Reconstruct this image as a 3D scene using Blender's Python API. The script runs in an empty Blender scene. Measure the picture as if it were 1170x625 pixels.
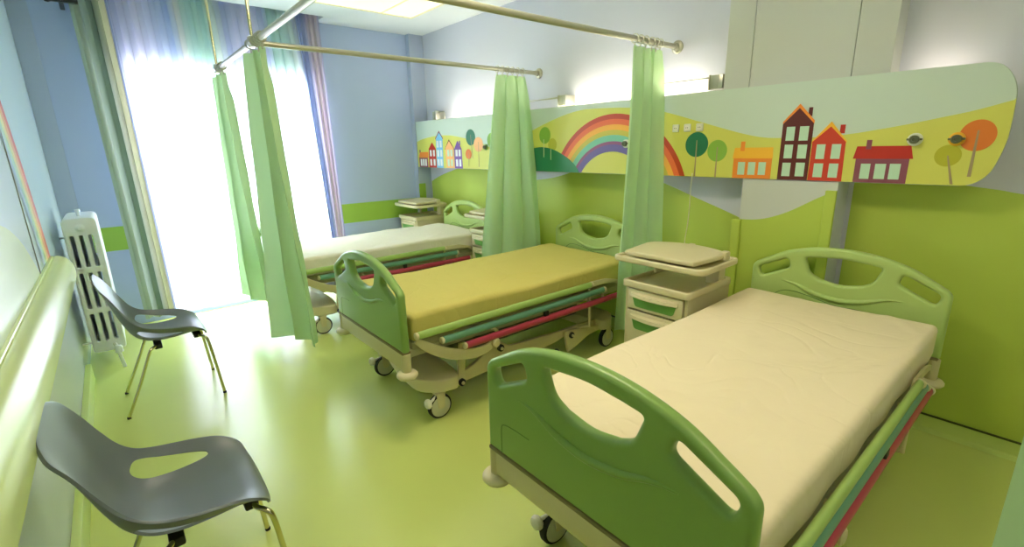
import bpy, bmesh, math, random
from mathutils import Vector, Matrix
random.seed(7)
PI = math.pi
sc = bpy.context.scene
COL = sc.collection

# ------------------------------------------------------------------ materials
def lin(c):
    c = c / 255.0
    return c / 12.92 if c <= 0.04045 else ((c + 0.055) / 1.055) ** 2.4

def rgb(r, g, b):
    return (lin(r), lin(g), lin(b), 1.0)

def mat(name, color, rough=0.5, metal=0.0, var=0.0, vscale=6.0, bump=0.0, bscale=60.0, coat=0.0, spec=0.5,
        stretch=None, detail=3.0):
    m = bpy.data.materials.new(name)
    m.use_nodes = True
    nt = m.node_tree
    b = nt.nodes['Principled BSDF']
    c = rgb(*color)
    b.inputs['Base Color'].default_value = c
    b.inputs['Roughness'].default_value = rough
    b.inputs['Metallic'].default_value = metal
    b.inputs['Specular IOR Level'].default_value = spec
    b.inputs['Coat Weight'].default_value = coat
    tc = nt.nodes.new('ShaderNodeTexCoord')
    src = tc.outputs['Object']
    if stretch:
        mp = nt.nodes.new('ShaderNodeMapping')
        mp.inputs['Scale'].default_value = stretch
        nt.links.new(src, mp.inputs['Vector'])
        src = mp.outputs['Vector']
    if var > 0:
        n = nt.nodes.new('ShaderNodeTexNoise')
        n.inputs['Scale'].default_value = vscale
        n.inputs['Detail'].default_value = 4
        nt.links.new(src, n.inputs['Vector'])
        mx = nt.nodes.new('ShaderNodeMix')
        mx.data_type = 'RGBA'
        mx.inputs[6].default_value = tuple(max(0, v * (1 - var)) for v in c[:3]) + (1,)
        mx.inputs[7].default_value = tuple(min(1, v * (1 + var)) for v in c[:3]) + (1,)
        nt.links.new(n.outputs['Fac'], mx.inputs[0])
        nt.links.new(mx.outputs[2], b.inputs['Base Color'])
    if bump > 0:
        n2 = nt.nodes.new('ShaderNodeTexNoise')
        n2.inputs['Scale'].default_value = bscale
        n2.inputs['Detail'].default_value = detail
        nt.links.new(src, n2.inputs['Vector'])
        bp = nt.nodes.new('ShaderNodeBump')
        bp.inputs['Strength'].default_value = bump
        bp.inputs['Distance'].default_value = 0.01
        nt.links.new(n2.outputs['Fac'], bp.inputs['Height'])
        nt.links.new(bp.outputs['Normal'], b.inputs['Normal'])
    return m

def emis(name, color, strength):
    m = bpy.data.materials.new(name)
    m.use_nodes = True
    nt = m.node_tree
    b = nt.nodes['Principled BSDF']
    b.inputs['Base Color'].default_value = rgb(*color)
    b.inputs['Emission Color'].default_value = rgb(*color)
    b.inputs['Emission Strength'].default_value = strength
    return m

def cloth(name, color, trans=0.3, clear=0.0, stripes=None, span=(0, 1), rough=0.9, axis='Y'):
    """woven cloth: diffuse + translucent (+ open weave); stripes is a list of (position, colour) along one axis"""
    m = bpy.data.materials.new(name)
    m.use_nodes = True
    nt = m.node_tree
    nt.nodes.clear()
    out = nt.nodes.new('ShaderNodeOutputMaterial')
    d = nt.nodes.new('ShaderNodeBsdfDiffuse')
    t = nt.nodes.new('ShaderNodeBsdfTranslucent')
    mx = nt.nodes.new('ShaderNodeMixShader')
    mx.inputs[0].default_value = trans
    nt.links.new(d.outputs[0], mx.inputs[1])
    nt.links.new(t.outputs[0], mx.inputs[2])
    tc = nt.nodes.new('ShaderNodeTexCoord')
    if stripes:
        at = nt.nodes.new('ShaderNodeAttribute')
        at.attribute_name = 'cloth_u'
        cr = nt.nodes.new('ShaderNodeValToRGB')
        el = cr.color_ramp.elements
        el[0].position, el[0].color = stripes[0][0], rgb(*stripes[0][1])
        el[1].position, el[1].color = stripes[-1][0], rgb(*stripes[-1][1])
        for p, c in stripes[1:-1]:
            e = el.new(p)
            e.color = rgb(*c)
        nt.links.new(at.outputs['Fac'], cr.inputs[0])
        nt.links.new(cr.outputs[0], d.inputs['Color'])
        nt.links.new(cr.outputs[0], t.inputs['Color'])
    else:
        d.inputs['Color'].default_value = rgb(*color)
        t.inputs['Color'].default_value = rgb(*color)
    n2 = nt.nodes.new('ShaderNodeTexNoise')
    n2.inputs['Scale'].default_value = 9.0
    n2.inputs['Detail'].default_value = 5.0
    nt.links.new(tc.outputs['Object'], n2.inputs['Vector'])
    bp = nt.nodes.new('ShaderNodeBump')
    bp.inputs['Strength'].default_value = 0.25
    bp.inputs['Distance'].default_value = 0.02
    nt.links.new(n2.outputs['Fac'], bp.inputs['Height'])
    nt.links.new(bp.outputs[0], d.inputs['Normal'])
    last = mx.outputs[0]
    if clear > 0:
        tr = nt.nodes.new('ShaderNodeBsdfTransparent')
        m2 = nt.nodes.new('ShaderNodeMixShader')
        m2.inputs[0].default_value = clear
        nt.links.new(last, m2.inputs[1])
        nt.links.new(tr.outputs[0], m2.inputs[2])
        last = m2.outputs[0]
    nt.links.new(last, out.inputs[0])
    return m

M = {}
M['floor'] = mat('lime_vinyl', (204, 216, 120), 0.24, var=0.04, vscale=2.2, bump=0.02, bscale=9, spec=0.6)
M['cove'] = mat('lime_vinyl_upstand', (196, 214, 114), 0.35, var=0.03, vscale=2)
M['capstrip'] = mat('dark_cap_strip', (70, 78, 30), 0.5)
M['ceiling'] = mat('ceiling_paint', (226, 232, 234), 0.8, var=0.01)
M['wall_blue'] = mat('periwinkle_wall_paint', (176, 188, 216), 0.6, var=0.015, vscale=3)
M['wall_pale'] = mat('pale_lilac_wall_paint', (205, 207, 220), 0.6, var=0.015, vscale=3)
M['wall_window'] = mat('blue_wall_paint', (178, 194, 230), 0.55, var=0.02, vscale=3)
M['wall_side'] = mat('glossy_sky_wall_panel', (190, 208, 214), 0.22, var=0.01, vscale=2)
M['wall_side_low'] = mat('glossy_grey_wall_panel', (184, 192, 190), 0.25, var=0.01, vscale=2)
M['wall_lime'] = mat('lime_hill_paint', (182, 202, 82), 0.55, var=0.03, vscale=2)
M['wall_green'] = mat('green_band_paint', (158, 196, 78), 0.5, var=0.02)
M['column'] = mat('grey_cladding', (200, 204, 198), 0.55, var=0.015)
M['column_line'] = mat('cladding_joint', (140, 144, 136), 0.7)
M['bumper'] = mat('pale_lime_handrail', (210, 222, 150), 0.25, var=0.02)
M['board'] = mat('panel_core', (176, 190, 178), 0.5)
M['steel'] = mat('brushed_steel', (196, 194, 178), 0.3, metal=0.85, bump=0.02, bscale=120)
M['rail'] = mat('satin_rail_metal', (190, 188, 168), 0.35, metal=0.6)
M['chrome'] = mat('chrome_tube', (214, 208, 168), 0.14, metal=1.0, bump=0.01, bscale=80)
M['dark'] = mat('dark_metal', (40, 42, 46), 0.4, metal=0.3)
M['black'] = mat('black_plastic', (18, 18, 18), 0.5)
M['shell'] = mat('grey_moulded_plastic', (112, 120, 126), 0.38, bump=0.02, bscale=300)
M['cream'] = mat('cream_plastic', (214, 204, 164), 0.42, var=0.02, vscale=8)
M['cream_metal'] = mat('cream_painted_metal', (206, 196, 150), 0.4, var=0.03, vscale=8)
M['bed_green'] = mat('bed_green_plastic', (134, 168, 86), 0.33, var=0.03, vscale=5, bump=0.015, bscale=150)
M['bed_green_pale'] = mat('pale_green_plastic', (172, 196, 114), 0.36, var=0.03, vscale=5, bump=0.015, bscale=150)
M['bed_groove_shade'] = mat('moulded_groove_shade', (96, 130, 60), 0.5)  # darker green paints the shade of the moulded groove line
M['bar_lime'] = mat('lime_bar', (168, 198, 110), 0.35)
M['bar_teal'] = mat('teal_bar', (104, 156, 132), 0.35)
M['bar_red'] = mat('magenta_bar', (186, 62, 88), 0.35)
M['deck'] = mat('grey_deck', (168, 164, 130), 0.6)
M['underbody'] = mat('dark_underbody', (92, 92, 78), 0.55)
M['strip'] = mat('brown_edge_strip', (128, 116, 80), 0.5)
M['tyre'] = mat('black_tyre', (32, 34, 34), 0.6)
M['hub'] = mat('pale_wheel_hub', (206, 206, 180), 0.4)
M['white_plastic'] = mat('white_plastic', (236, 232, 218), 0.4)
M['recess'] = mat('green_handle_recess', (112, 168, 84), 0.45)
M['sheet_white'] = mat('white_bed_sheet', (234, 220, 186), 0.85, var=0.02, vscale=3, bump=0.5, bscale=7, spec=0.1, detail=4)
M['sheet_far'] = mat('ivory_bed_sheet', (232, 226, 208), 0.85, var=0.02, vscale=3, bump=0.3, bscale=5, spec=0.1, detail=4)
M['sheet_mustard'] = mat('mustard_bed_sheet', (204, 192, 108), 0.85, var=0.04, vscale=3, bump=0.35, bscale=5, spec=0.1, detail=4)
def wrinkle(m):
    nt = m.node_tree
    b = nt.nodes['Principled BSDF']
    bp = [n for n in nt.nodes if n.type == 'BUMP'][0]
    tc = [n for n in nt.nodes if n.type == 'TEX_COORD'][0]
    ns = nt.nodes.new('ShaderNodeTexNoise'); ns.inputs['Scale'].default_value = 2.6; ns.inputs['Detail'].default_value = 2.0; ns.inputs['Distortion'].default_value = 1.2
    mth = nt.nodes.new('ShaderNodeMath'); mth.operation = 'SUBTRACT'; mth.inputs[1].default_value = 0.5
    ab = nt.nodes.new('ShaderNodeMath'); ab.operation = 'ABSOLUTE'
    ml = nt.nodes.new('ShaderNodeMath'); ml.operation = 'MULTIPLY'; ml.inputs[1].default_value = 22.0; ml.use_clamp = True
    b2 = nt.nodes.new('ShaderNodeBump'); b2.inputs['Strength'].default_value = 0.35; b2.inputs['Distance'].default_value = 0.004
    nt.links.new(tc.outputs['Object'], ns.inputs['Vector']); nt.links.new(ns.outputs['Fac'], mth.inputs[0]); nt.links.new(mth.outputs[0], ab.inputs[0])
    nt.links.new(ab.outputs[0], ml.inputs[0]); nt.links.new(ml.outputs[0], b2.inputs['Height']); nt.links.new(bp.outputs[0], b2.inputs['Normal'])
    nt.links.new(b2.outputs[0], b.inputs['Normal'])
for k in ('sheet_white', 'sheet_far', 'sheet_mustard'):
    wrinkle(M[k])
M['radiator'] = mat('radiator_enamel', (228, 233, 238), 0.35, var=0.02)
M['socket'] = mat('socket_white', (226, 228, 212), 0.4)
M['outlet_dark'] = mat('outlet_steel', (112, 116, 92), 0.35, metal=0.5)
M['cord'] = mat('cord_plastic', (226, 222, 190), 0.5)
M['lamp'] = emis('lamp_tube_glow', (255, 240, 218), 38.0)
M['lamp_dim'] = emis('dim_lamp_tube_glow', (255, 238, 214), 11.0)
M['diffuser'] = emis('ceiling_diffuser_glow', (255, 246, 200), 0.6)
M['diffuser_b'] = emis('room_diffuser_glow', (255, 240, 212), 13.0)
M['fill_diffuser'] = emis('fill_diffuser_glow', (255, 240, 206), 6.0)  # glow of the unseen fill panel added at the back
M['fixture'] = mat('fixture_frame', (236, 232, 200), 0.5)
M['curtain'] = cloth('green_curtain_cloth', (196, 226, 176), 0.35)
STR = [(0.0, (195, 200, 225)), (0.06, (225, 222, 240)), (0.14, (237, 231, 244)), (0.22, (226, 230, 247)), (0.29, (200, 213, 238)),
       (0.33, (244, 240, 226)), (0.37, (209, 235, 217)), (0.46, (195, 229, 210)), (0.52, (237, 243, 227)), (0.56, (195, 200, 225)),
       (0.62, (226, 222, 240)), (0.72, (235, 230, 243)), (0.79, (205, 212, 234)), (0.83, (203, 231, 214)), (0.92, (217, 237, 222)),
       (0.97, (237, 242, 228)), (1.0, (190, 195, 217))]
M['sheer'] = cloth('striped_sheer_cloth', None, 0.6, clear=0.012, stripes=STR)
M['drape_green'] = cloth('sage_striped_cloth', None, 0.25, stripes=[(0.0, (176, 190, 178)), (0.25, (188, 200, 182)), (0.42, (140, 158, 146)),
                         (0.6, (126, 146, 134)), (0.70, (206, 204, 174)), (0.9, (222, 214, 180)), (1.0, (150, 166, 210))])
M['drape_lilac'] = cloth('lilac_striped_cloth', None, 0.35, stripes=[(0.0, (150, 162, 206)), (0.3, (164, 172, 212)), (0.45, (206, 194, 212)),
                         (0.7, (214, 198, 206)), (1.0, (178, 178, 212))])
def art(name, c):
    return mat('mural_' + name, c, 0.38, var=0.008, vscale=4)
A = {k: art(k, c) for k, c in dict(
    sky=(202, 218, 206), meadow=(214, 214, 100), darkgreen=(34, 116, 82), leaf=(136, 182, 66), olive=(186, 184, 52),
    orange=(226, 124, 48), brightorange=(240, 140, 48), amber=(248, 186, 52), maroon=(98, 36, 36), red=(206, 62, 40), crimson=(192, 44, 34),
    plum=(138, 74, 92), pane=(190, 222, 196), bark=(168, 150, 112), rb1=(196, 70, 36), rb2=(236, 110, 56), rb3=(248, 180, 62),
    rb4=(206, 190, 70), rb5=(124, 196, 166), rb6=(146, 82, 124), rb7=(104, 90, 160), hill=(40, 128, 84), blue=(128, 196, 236),
    peach=(246, 184, 120), violet=(126, 88, 164), white=(232, 236, 236), palebark=(206, 214, 164), palehill=(214, 228, 190)).items()}

# ------------------------------------------------------------------ mesh helpers
def new():
    return bmesh.new()

def obj(name, bm, m=None, parent=None, angle=0.6, smooth=True, mods=None):
    me = bpy.data.meshes.new(name)
    bmesh.ops.recalc_face_normals(bm, faces=bm.faces[:])
    bm.to_mesh(me)
    bm.free()
    if m is not None:
        for x in (m if isinstance(m, (list, tuple)) else [m]):
            me.materials.append(x)
    if smooth:
        me.shade_smooth()
        me.set_sharp_from_angle(angle=angle)
    o = bpy.data.objects.new(name, me)
    COL.objects.link(o)
    if parent:
        o.parent = parent
    return o

def thing(name, label, cat, loc=(0, 0, 0), rz=0.0, group=None):
    o = bpy.data.objects.new(name, None)
    o.empty_display_size = 0.1
    COL.objects.link(o)
    o.location = loc
    o.rotation_euler = (0, 0, rz)
    return tag(o, label, cat, group)

def tag(o, label, cat, group=None):
    o['label'] = label
    o['category'] = cat
    if group:
        o['group'] = group
    return o

def struct(o, label=None):
    o['kind'] = 'structure'
    if label:
        o['label'] = label
    return o

def dup(root, loc, rz, label, group=None):
    r = root.copy()
    COL.objects.link(r)
    r.location = loc
    r.rotation_euler = (0, 0, rz)
    r['label'] = label
    if group:
        r['group'] = group
    for ch in list(root.children):
        c = ch.copy()
        COL.objects.link(c)
        c.parent = r
        for g in list(ch.children):
            d = g.copy()
            COL.objects.link(d)
            d.parent = c
    return r

def box(bm, x0, x1, y0, y1, z0, z1, bev=0.0, seg=2, mi=0):
    vs = [bm.verts.new(p) for p in ((x0, y0, z0), (x1, y0, z0), (x1, y1, z0), (x0, y1, z0), (x0, y0, z1), (x1, y0, z1), (x1, y1, z1), (x0, y1, z1))]
    fs = [bm.faces.new([vs[i] for i in f]) for f in ((0, 3, 2, 1), (4, 5, 6, 7), (0, 1, 5, 4), (1, 2, 6, 5), (2, 3, 7, 6), (3, 0, 4, 7))]
    for f in fs:
        f.material_index = mi
    if bev > 0:
        es = list({e for f in fs for e in f.edges})
        bmesh.ops.bevel(bm, geom=es, offset=bev, segments=seg, profile=0.5, affect='EDGES', material=mi)
    return bm

def tube(bm, pts, r, n=12, caps=True, mi=0, rs=None):
    """round tube along a polyline"""
    pts = [Vector(p) for p in pts]
    rings = []
    ref = None
    for i, p in enumerate(pts):
        a = pts[max(0, i - 1)]
        b = pts[min(len(pts) - 1, i + 1)]
        t = (b - a).normalized()
        if ref is None:
            ref = Vector((0, 0, 1)) if abs(t.z) < 0.9 else Vector((1, 0, 0))
        u = (ref - t * ref.dot(t)).normalized()
        ref = u
        v = t.cross(u)
        rr = rs[i] if rs else r
        rings.append([bm.verts.new(p + (u * math.cos(2 * PI * k / n) + v * math.sin(2 * PI * k / n)) * rr) for k in range(n)])
    for i in range(len(rings) - 1):
        for k in range(n):
            f = bm.faces.new((rings[i][k], rings[i][(k + 1) % n], rings[i + 1][(k + 1) % n], rings[i + 1][k]))
            f.material_index = mi
    if caps:
        for rg in (rings[0], rings[-1]):
            f = bm.faces.new(rg)
            f.material_index = mi
    return bm

def lathe(bm, prof, c=(0, 0, 0), axis='Z', n=24, mi=0):
    """revolve (radius, height) pairs about an axis through c"""
    c = Vector(c)
    rings = []
    for r, h in prof:
        rg = []
        for k in range(n):
            a = 2 * PI * k / n
            x, y = r * math.cos(a), r * math.sin(a)
            p = {'Z': (x, y, h), 'X': (h, x, y), 'Y': (x, h, y)}[axis]
            rg.append(bm.verts.new(c + Vector(p)))
        rings.append(rg)
    for i in range(len(rings) - 1):
        for k in range(n):
            f = bm.faces.new((rings[i][k], rings[i][(k + 1) % n], rings[i + 1][(k + 1) % n], rings[i + 1][k]))
            f.material_index = mi
    for rg in (rings[0], rings[-1]):
        f = bm.faces.new(rg)
        f.material_index = mi
    return bm

def smooth_path(pts, n=8, closed=False):
    """Catmull-Rom through the points"""
    P = [Vector(p) for p in pts]
    out = []
    m = len(P)
    rng = range(m if closed else m - 1)
    for i in rng:
        p1, p2 = P[i], P[(i + 1) % m]
        p0 = P[i - 1] if (i > 0 or closed) else p1 * 2 - p2
        p3 = P[(i + 2) % m] if (i + 2 < m or closed) else p2 * 2 - p1
        for k in range(n):
            t = k / n
            out.append(0.5 * ((2 * p1) + (p2 - p0) * t + (2 * p0 - 5 * p1 + 4 * p2 - p3) * t * t + (3 * p1 - p0 - 3 * p2 + p3) * t ** 3))
    if not closed:
        out.append(P[-1])
    return out

def fillet(pts, rad, n=5):
    """round the corners of a closed 2-D polygon"""
    out = []
    m = len(pts)
    for i in range(m):
        p = Vector(pts[i][:2])
        r = pts[i][2] if len(pts[i]) > 2 else rad
        a = Vector(pts[i - 1][:2]) - p
        b = Vector(pts[(i + 1) % m][:2]) - p
        la, lb = a.length, b.length
        if r <= 0 or la < 1e-6 or lb < 1e-6:
            out.append((p.x, p.y))
            continue
        d = min(r, la * 0.48, lb * 0.48)
        s, e = p + a / la * d, p + b / lb * d
        for k in range(n + 1):
            t = k / n
            q = s * (1 - t) ** 2 + p * 2 * t * (1 - t) + e * t * t
            out.append((q.x, q.y))
    return out

def plate(outlines, depth, bevel=0.0, res=2):
    """solid plate from 2-D outlines (first the outside, then holes), rounded edges; returns a bmesh lying in XY, centred on z"""
    cu = bpy.data.curves.new('tmp', 'CURVE')
    cu.dimensions = '2D'
    cu.fill_mode = 'BOTH'
    cu.extrude = max(depth / 2 - bevel, 0.0001)
    cu.bevel_depth = bevel
    cu.offset = -bevel
    cu.bevel_resolution = res
    for pts in outlines:
        s = cu.splines.new('POLY')
        s.points.add(len(pts) - 1)
        for q, p in zip(s.points, pts):
            q.co = (p[0], p[1], 0, 1)
        s.use_cyclic_u = True
    o = bpy.data.objects.new('tmp', cu)
    COL.objects.link(o)
    dg = bpy.context.evaluated_depsgraph_get()
    me = bpy.data.meshes.new_from_object(o.evaluated_get(dg))
    bm = bmesh.new()
    bm.from_mesh(me)
    bmesh.ops.remove_doubles(bm, verts=bm.verts[:], dist=0.0002)
    bpy.data.objects.remove(o)
    bpy.data.curves.remove(cu)
    bpy.data.meshes.remove(me)
    return bm

XZ = Matrix(((1, 0, 0, 0), (0, 0, -1, 0), (0, 1, 0, 0), (0, 0, 0, 1)))   # plate's (x,y) -> world (x,z), thickness along y
YZ = Matrix(((0, 0, 1, 0), (1, 0, 0, 0), (0, 1, 0, 0), (0, 0, 0, 1)))    # plate's (x,y) -> world (y,z), thickness along x

def placed(bm, mx, t=(0, 0, 0)):
    bmesh.ops.transform(bm, matrix=Matrix.Translation(t) @ mx, verts=bm.verts[:])
    return bm

def join(dst, src, mi=None):
    me = bpy.data.meshes.new('tmp')
    src.to_mesh(me)
    src.free()
    n = len(dst.faces)
    dst.from_mesh(me)
    bpy.data.meshes.remove(me)
    if mi is not None:
        dst.faces.ensure_lookup_table()
        for f in dst.faces[n:]:
            f.material_index = mi
    return dst

# ------------------------------------------------------------------ the room
W, YS, H, XB = 4.395, 0.66, 3.01, 7.4      # head wall, side wall, ceiling height, back wall

bm = new(); box(bm, -0.36, XB + 0.1, YS - 0.1, W + 0.1, -0.1, 0)
struct(obj('floor', bm, M['floor']), 'glossy lime green vinyl floor')

# ceiling with a curtain pocket along the window
bm = new()
box(bm, 0.28, XB + 0.1, YS - 0.1, W + 0.1, H, H + 0.2)
box(bm, -0.1, 0.28, YS - 0.1, 0.79, H, H + 0.2)
box(bm, -0.1, 0.28, 3.1, W + 0.1, H, H + 0.2)
box(bm, -0.1, 0.28, 0.79, 3.1, H + 0.14, H + 0.2)
struct(obj('ceiling', bm, M['ceiling']), 'pale ceiling')

# window wall with its opening
WY0, WY1, WZ0, WZ1 = 1.28, 3.0, 0.04, 2.38
bm = new()
box(bm, -0.36, 0, YS - 0.1, WY0, 0, H + 0.2)
box(bm, -0.36, 0, WY1, W + 0.1, 0, H + 0.2)
box(bm, -0.36, 0, WY0, WY1, WZ1, H + 0.2)
box(bm, -0.36, 0, WY0, WY1, 0, WZ0)
box(bm, 0, 0.003, YS, WY0 + 0.02, 0.755, 0.98, mi=1)        # painted green band
box(bm, 0, 0.003, WY1 - 0.02, 4.2, 0.755, 0.99, mi=1)
struct(obj('wall_window', bm, [M['wall_window'], M['wall_green']], smooth=False), 'blue window wall with a green painted band')

bm = new()
box(bm, -0.34, -0.27, WY0, WY0 + 0.07, WZ0, WZ1); box(bm, -0.34, -0.27, WY1 - 0.07, WY1, WZ0, WZ1)
box(bm, -0.34, -0.27, WY0 + 0.07, WY1 - 0.07, WZ0, WZ0 + 0.07); box(bm, -0.34, -0.27, WY0 + 0.07, WY1 - 0.07, WZ1 - 0.07, WZ1)
box(bm, -0.34, -0.27, 2.11, 2.19, WZ0 + 0.07, WZ1 - 0.07)
win = struct(obj('window_1', bm, M['white_plastic']), 'tall window behind the sheer curtain')
gm = bpy.data.materials.new('window_glass'); gm.use_nodes = True
nt = gm.node_tree; nt.nodes.clear()
_o = nt.nodes.new('ShaderNodeOutputMaterial'); _t = nt.nodes.new('ShaderNodeBsdfTransparent'); _g = nt.nodes.new('ShaderNodeBsdfGlossy')
_g.inputs['Roughness'].default_value = 0.02
_m = nt.nodes.new('ShaderNodeMixShader'); _m.inputs[0].default_value = 0.06
nt.links.new(_t.outputs[0], _m.inputs[1]); nt.links.new(_g.outputs[0], _m.inputs[2]); nt.links.new(_m.outputs[0], _o.inputs[0])
for a, b in ((WY0 + 0.07, 2.11), (2.19, WY1 - 0.07)):
    bm = new(); box(bm, -0.31, -0.30, a, b, WZ0 + 0.07, WZ1 - 0.07)
    obj('window_pane', bm, gm, win)

# head wall with the painted lime hills
def poly(bm, pts, y, mi=0, plane='XZ'):
    vs = [bm.verts.new((p[0], y, p[1]) if plane == 'XZ' else (y, p[0], p[1])) for p in pts]
    f = bm.faces.new(vs)
    f.material_index = mi
    return f

def spl(pts, n=6):
    return [(p.x, p.y) for p in smooth_path([(a, b, 0) for a, b in pts], n)]

bm = new()
box(bm, -0.22, XB + 0.1, W, W + 0.2, 0, H + 0.2)
yp = W - 0.0015
poly(bm, [(0.1, 0.09), (2.05, 0.09), (2.05, 1.31)] + spl([(1.8, 1.36), (1.3, 1.44), (0.95, 1.42), (0.788, 1.392), (0.42, 1.307), (0.2, 1.24), (0.1, 1.2)]), yp, 1)
poly(bm, [(2.05, 0.09), (4.305, 0.09)] + spl([(4.305, 1.11), (4.15, 1.165), (3.96, 1.228), (3.68, 1.324), (3.3, 1.42), (3.0, 1.44), (2.747, 1.398), (2.523, 1.343), (2.355, 1.313), (2.05, 1.28)]), yp, 1)
poly(bm, [(4.955, 0.09), (XB, 0.09), (XB, 1.0)] + spl([(XB, 1.0), (6.6, 1.18), (6.0, 1.3), (5.65, 1.353), (5.55, 1.371), (5.3, 1.40), (5.1, 1.405), (4.983, 1.391), (4.955, 1.385)]), yp, 1)
bmesh.ops.triangulate(bm, faces=[f for f in bm.faces if len(f.verts) > 4])
struct(obj('wall_head', bm, [M['wall_pale'], M['wall_lime']], smooth=False), 'pale wall with painted lime green hills behind the beds')

# vinyl upstand along the head wall with its dark cap line
bm = new()
prof = [(W - 0.05, 0.001), (W - 0.03, 0.004), (W - 0.014, 0.016), (W - 0.006, 0.04), (W - 0.006, 0.084), (W, 0.084), (W, 0.001)]
for xa_, xb_ in ((0.05, XB),):
    r0 = [bm.verts.new((xa_, a, b)) for a, b in prof]; r1 = [bm.verts.new((xb_, a, b)) for a, b in prof]
    for k in range(len(prof)):
        bm.faces.new((r0[k], r0[(k + 1) % len(prof)], r1[(k + 1) % len(prof)], r1[k]))
    bm.faces.new(r0); bm.faces.new(r1)
box(bm, 0.05, XB, W - 0.010, W, 0.084, 0.093, mi=1)
struct(obj('baseboard_head', bm, [M['cove'], M['capstrip']]), 'lime vinyl upstand with a dark cap line')

# cladding column above and below the bed head panel
bm = new()
CF, CU = 4.20, 4.246
box(bm, 4.181, 5.076, CU + 0.02, W, 1.40, H)                                # upper cladding, three boards behind the panel
box(bm, 4.181, 4.346, CU, CU + 0.02, 1.40, H, 0.002, 1); box(bm, 4.349, 4.899, CU, CU + 0.02, 1.40, H, 0.002, 1); box(bm, 4.902, 5.076, CU, CU + 0.02, 1.40, H, 0.002, 1)
box(bm, 4.39, 4.93, CF + 0.001, W, 0.0, 1.392, mi=2)                         # lower cladding
up = [(4.39, 1.131), (4.47, 1.135), (4.545, 1.149), (4.62, 1.175), (4.692, 1.209), (4.76, 1.25), (4.824, 1.291), (4.88, 1.322), (4.93, 1.347)]
up = spl(up, 3)
for a_, b_ in zip(up[:-1], up[1:]):
    poly(bm, [a_, b_, (b_[0], 1.391), (a_[0], 1.391)], CF, 0)
    poly(bm, [(a_[0], 0.0), (b_[0], 0.0), b_, a_], CF, 1)
struct(obj('trim_1', bm, [M['column'], M['wall_lime'], M['wall_pale']], smooth=False), 'grey cladding column with lime painted foot')
bm = new()
box(bm, 4.345, 4.405, CF - 0.018, CF + 0.002, 0.09, 1.128, 0.004, 1)
struct(obj('trim_2', bm, M['wall_lime']), 'narrow lime edge board')
bm = new()
box(bm, 4.875, 4.932, CF - 0.018, CF + 0.002, 0.09, 1.345, 0.004, 1)
struct(obj('trim_3', bm, M['wall_lime']), 'narrow lime edge board beside the blue strip')
# corner ducts
bm = new()
box(bm, 0.0, 0.085, 4.2, W, 0, H, mi=0)
box(bm, 0.085, 0.087, 4.2, 4.30, 0.09, 1.18, mi=1)
struct(obj('trim_4', bm, [M['wall_blue'], M['wall_green']], smooth=False), 'blue corner duct at the far end of the head wall')
bm = new()
box(bm, 0.0, 0.02, YS, 0.79, 0, H)
struct(obj('trim_5', bm, M['wall_blue'], smooth=False), 'pale blue corner strip beside the window')

# side wall with its glossy mural
bm = new()
box(bm, -0.22, XB + 0.1, YS - 0.2, YS, 0, H + 0.2)
yq = YS + 0.001
poly(bm, [(0.02, 0.09), (XB, 0.09), (XB, 0.9), (0.02, 0.9)], yq, 1)
def arc(cx, cz, r, a0, a1, n=24):
    return [(cx + r * math.cos(a0 + (a1 - a0) * k / n), cz + r * math.sin(a0 + (a1 - a0) * k / n)) for k in range(n + 1)]
RC = (4.55, 0.55)
cols = [2, 3, 4, 5, 6]
for k in range(5):
    ro, ri = 3.02 - 0.085 * k, 3.02 - 0.085 * (k + 1)
    aa, bb = PI * 0.5, PI * 0.965
    poly(bm, [p for p in arc(*RC, ro, aa, bb)] + [p for p in arc(*RC, ri, bb, aa)], YS + 0.0015 + 0.0002 * k, cols[k])
poly(bm, spl([(2.15, 0.95), (2.6, 1.25), (3.2, 1.38), (4.2, 1.3), (5.2, 1.1), (XB, 1.0)]) + [(XB, 0.9), (2.15, 0.9)], YS + 0.003, 7)
bmesh.ops.triangulate(bm, faces=[f for f in bm.faces if len(f.verts) > 4])
gl = lambda n, c: mat('side_mural_' + n, c, 0.22, var=0.01)
struct(obj('wall_side', bm, [M['wall_side'], M['wall_side_low'], gl('red', (220, 110, 84)), gl('orange', (240, 168, 108)), gl('yellow', (238, 224, 140)),
       gl('green', (178, 214, 176)), gl('blue', (166, 190, 214)), gl('hill', (206, 220, 176))], smooth=False), 'glossy side wall with a pale rainbow mural')
bm = new(); box(bm, 2.20, 2.206, YS, YS + 0.004, 0.98, H)
struct(obj('trim_6', bm, M['column_line']), 'joint line of the side wall panel')

bm = new()
box(bm, 1.28, XB, YS, YS + 0.035, 0.0, 0.13, 0.006, 2)
struct(obj('baseboard_side', bm, M['cove']), 'lime skirting along the side wall')
bm = new(); box(bm, XB, XB + 0.2, YS - 0.2, W + 0.2, 0, H + 0.2)
struct(obj('wall_back', bm, M['wall_pale'], smooth=False), 'pale wall behind the camera')

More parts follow.
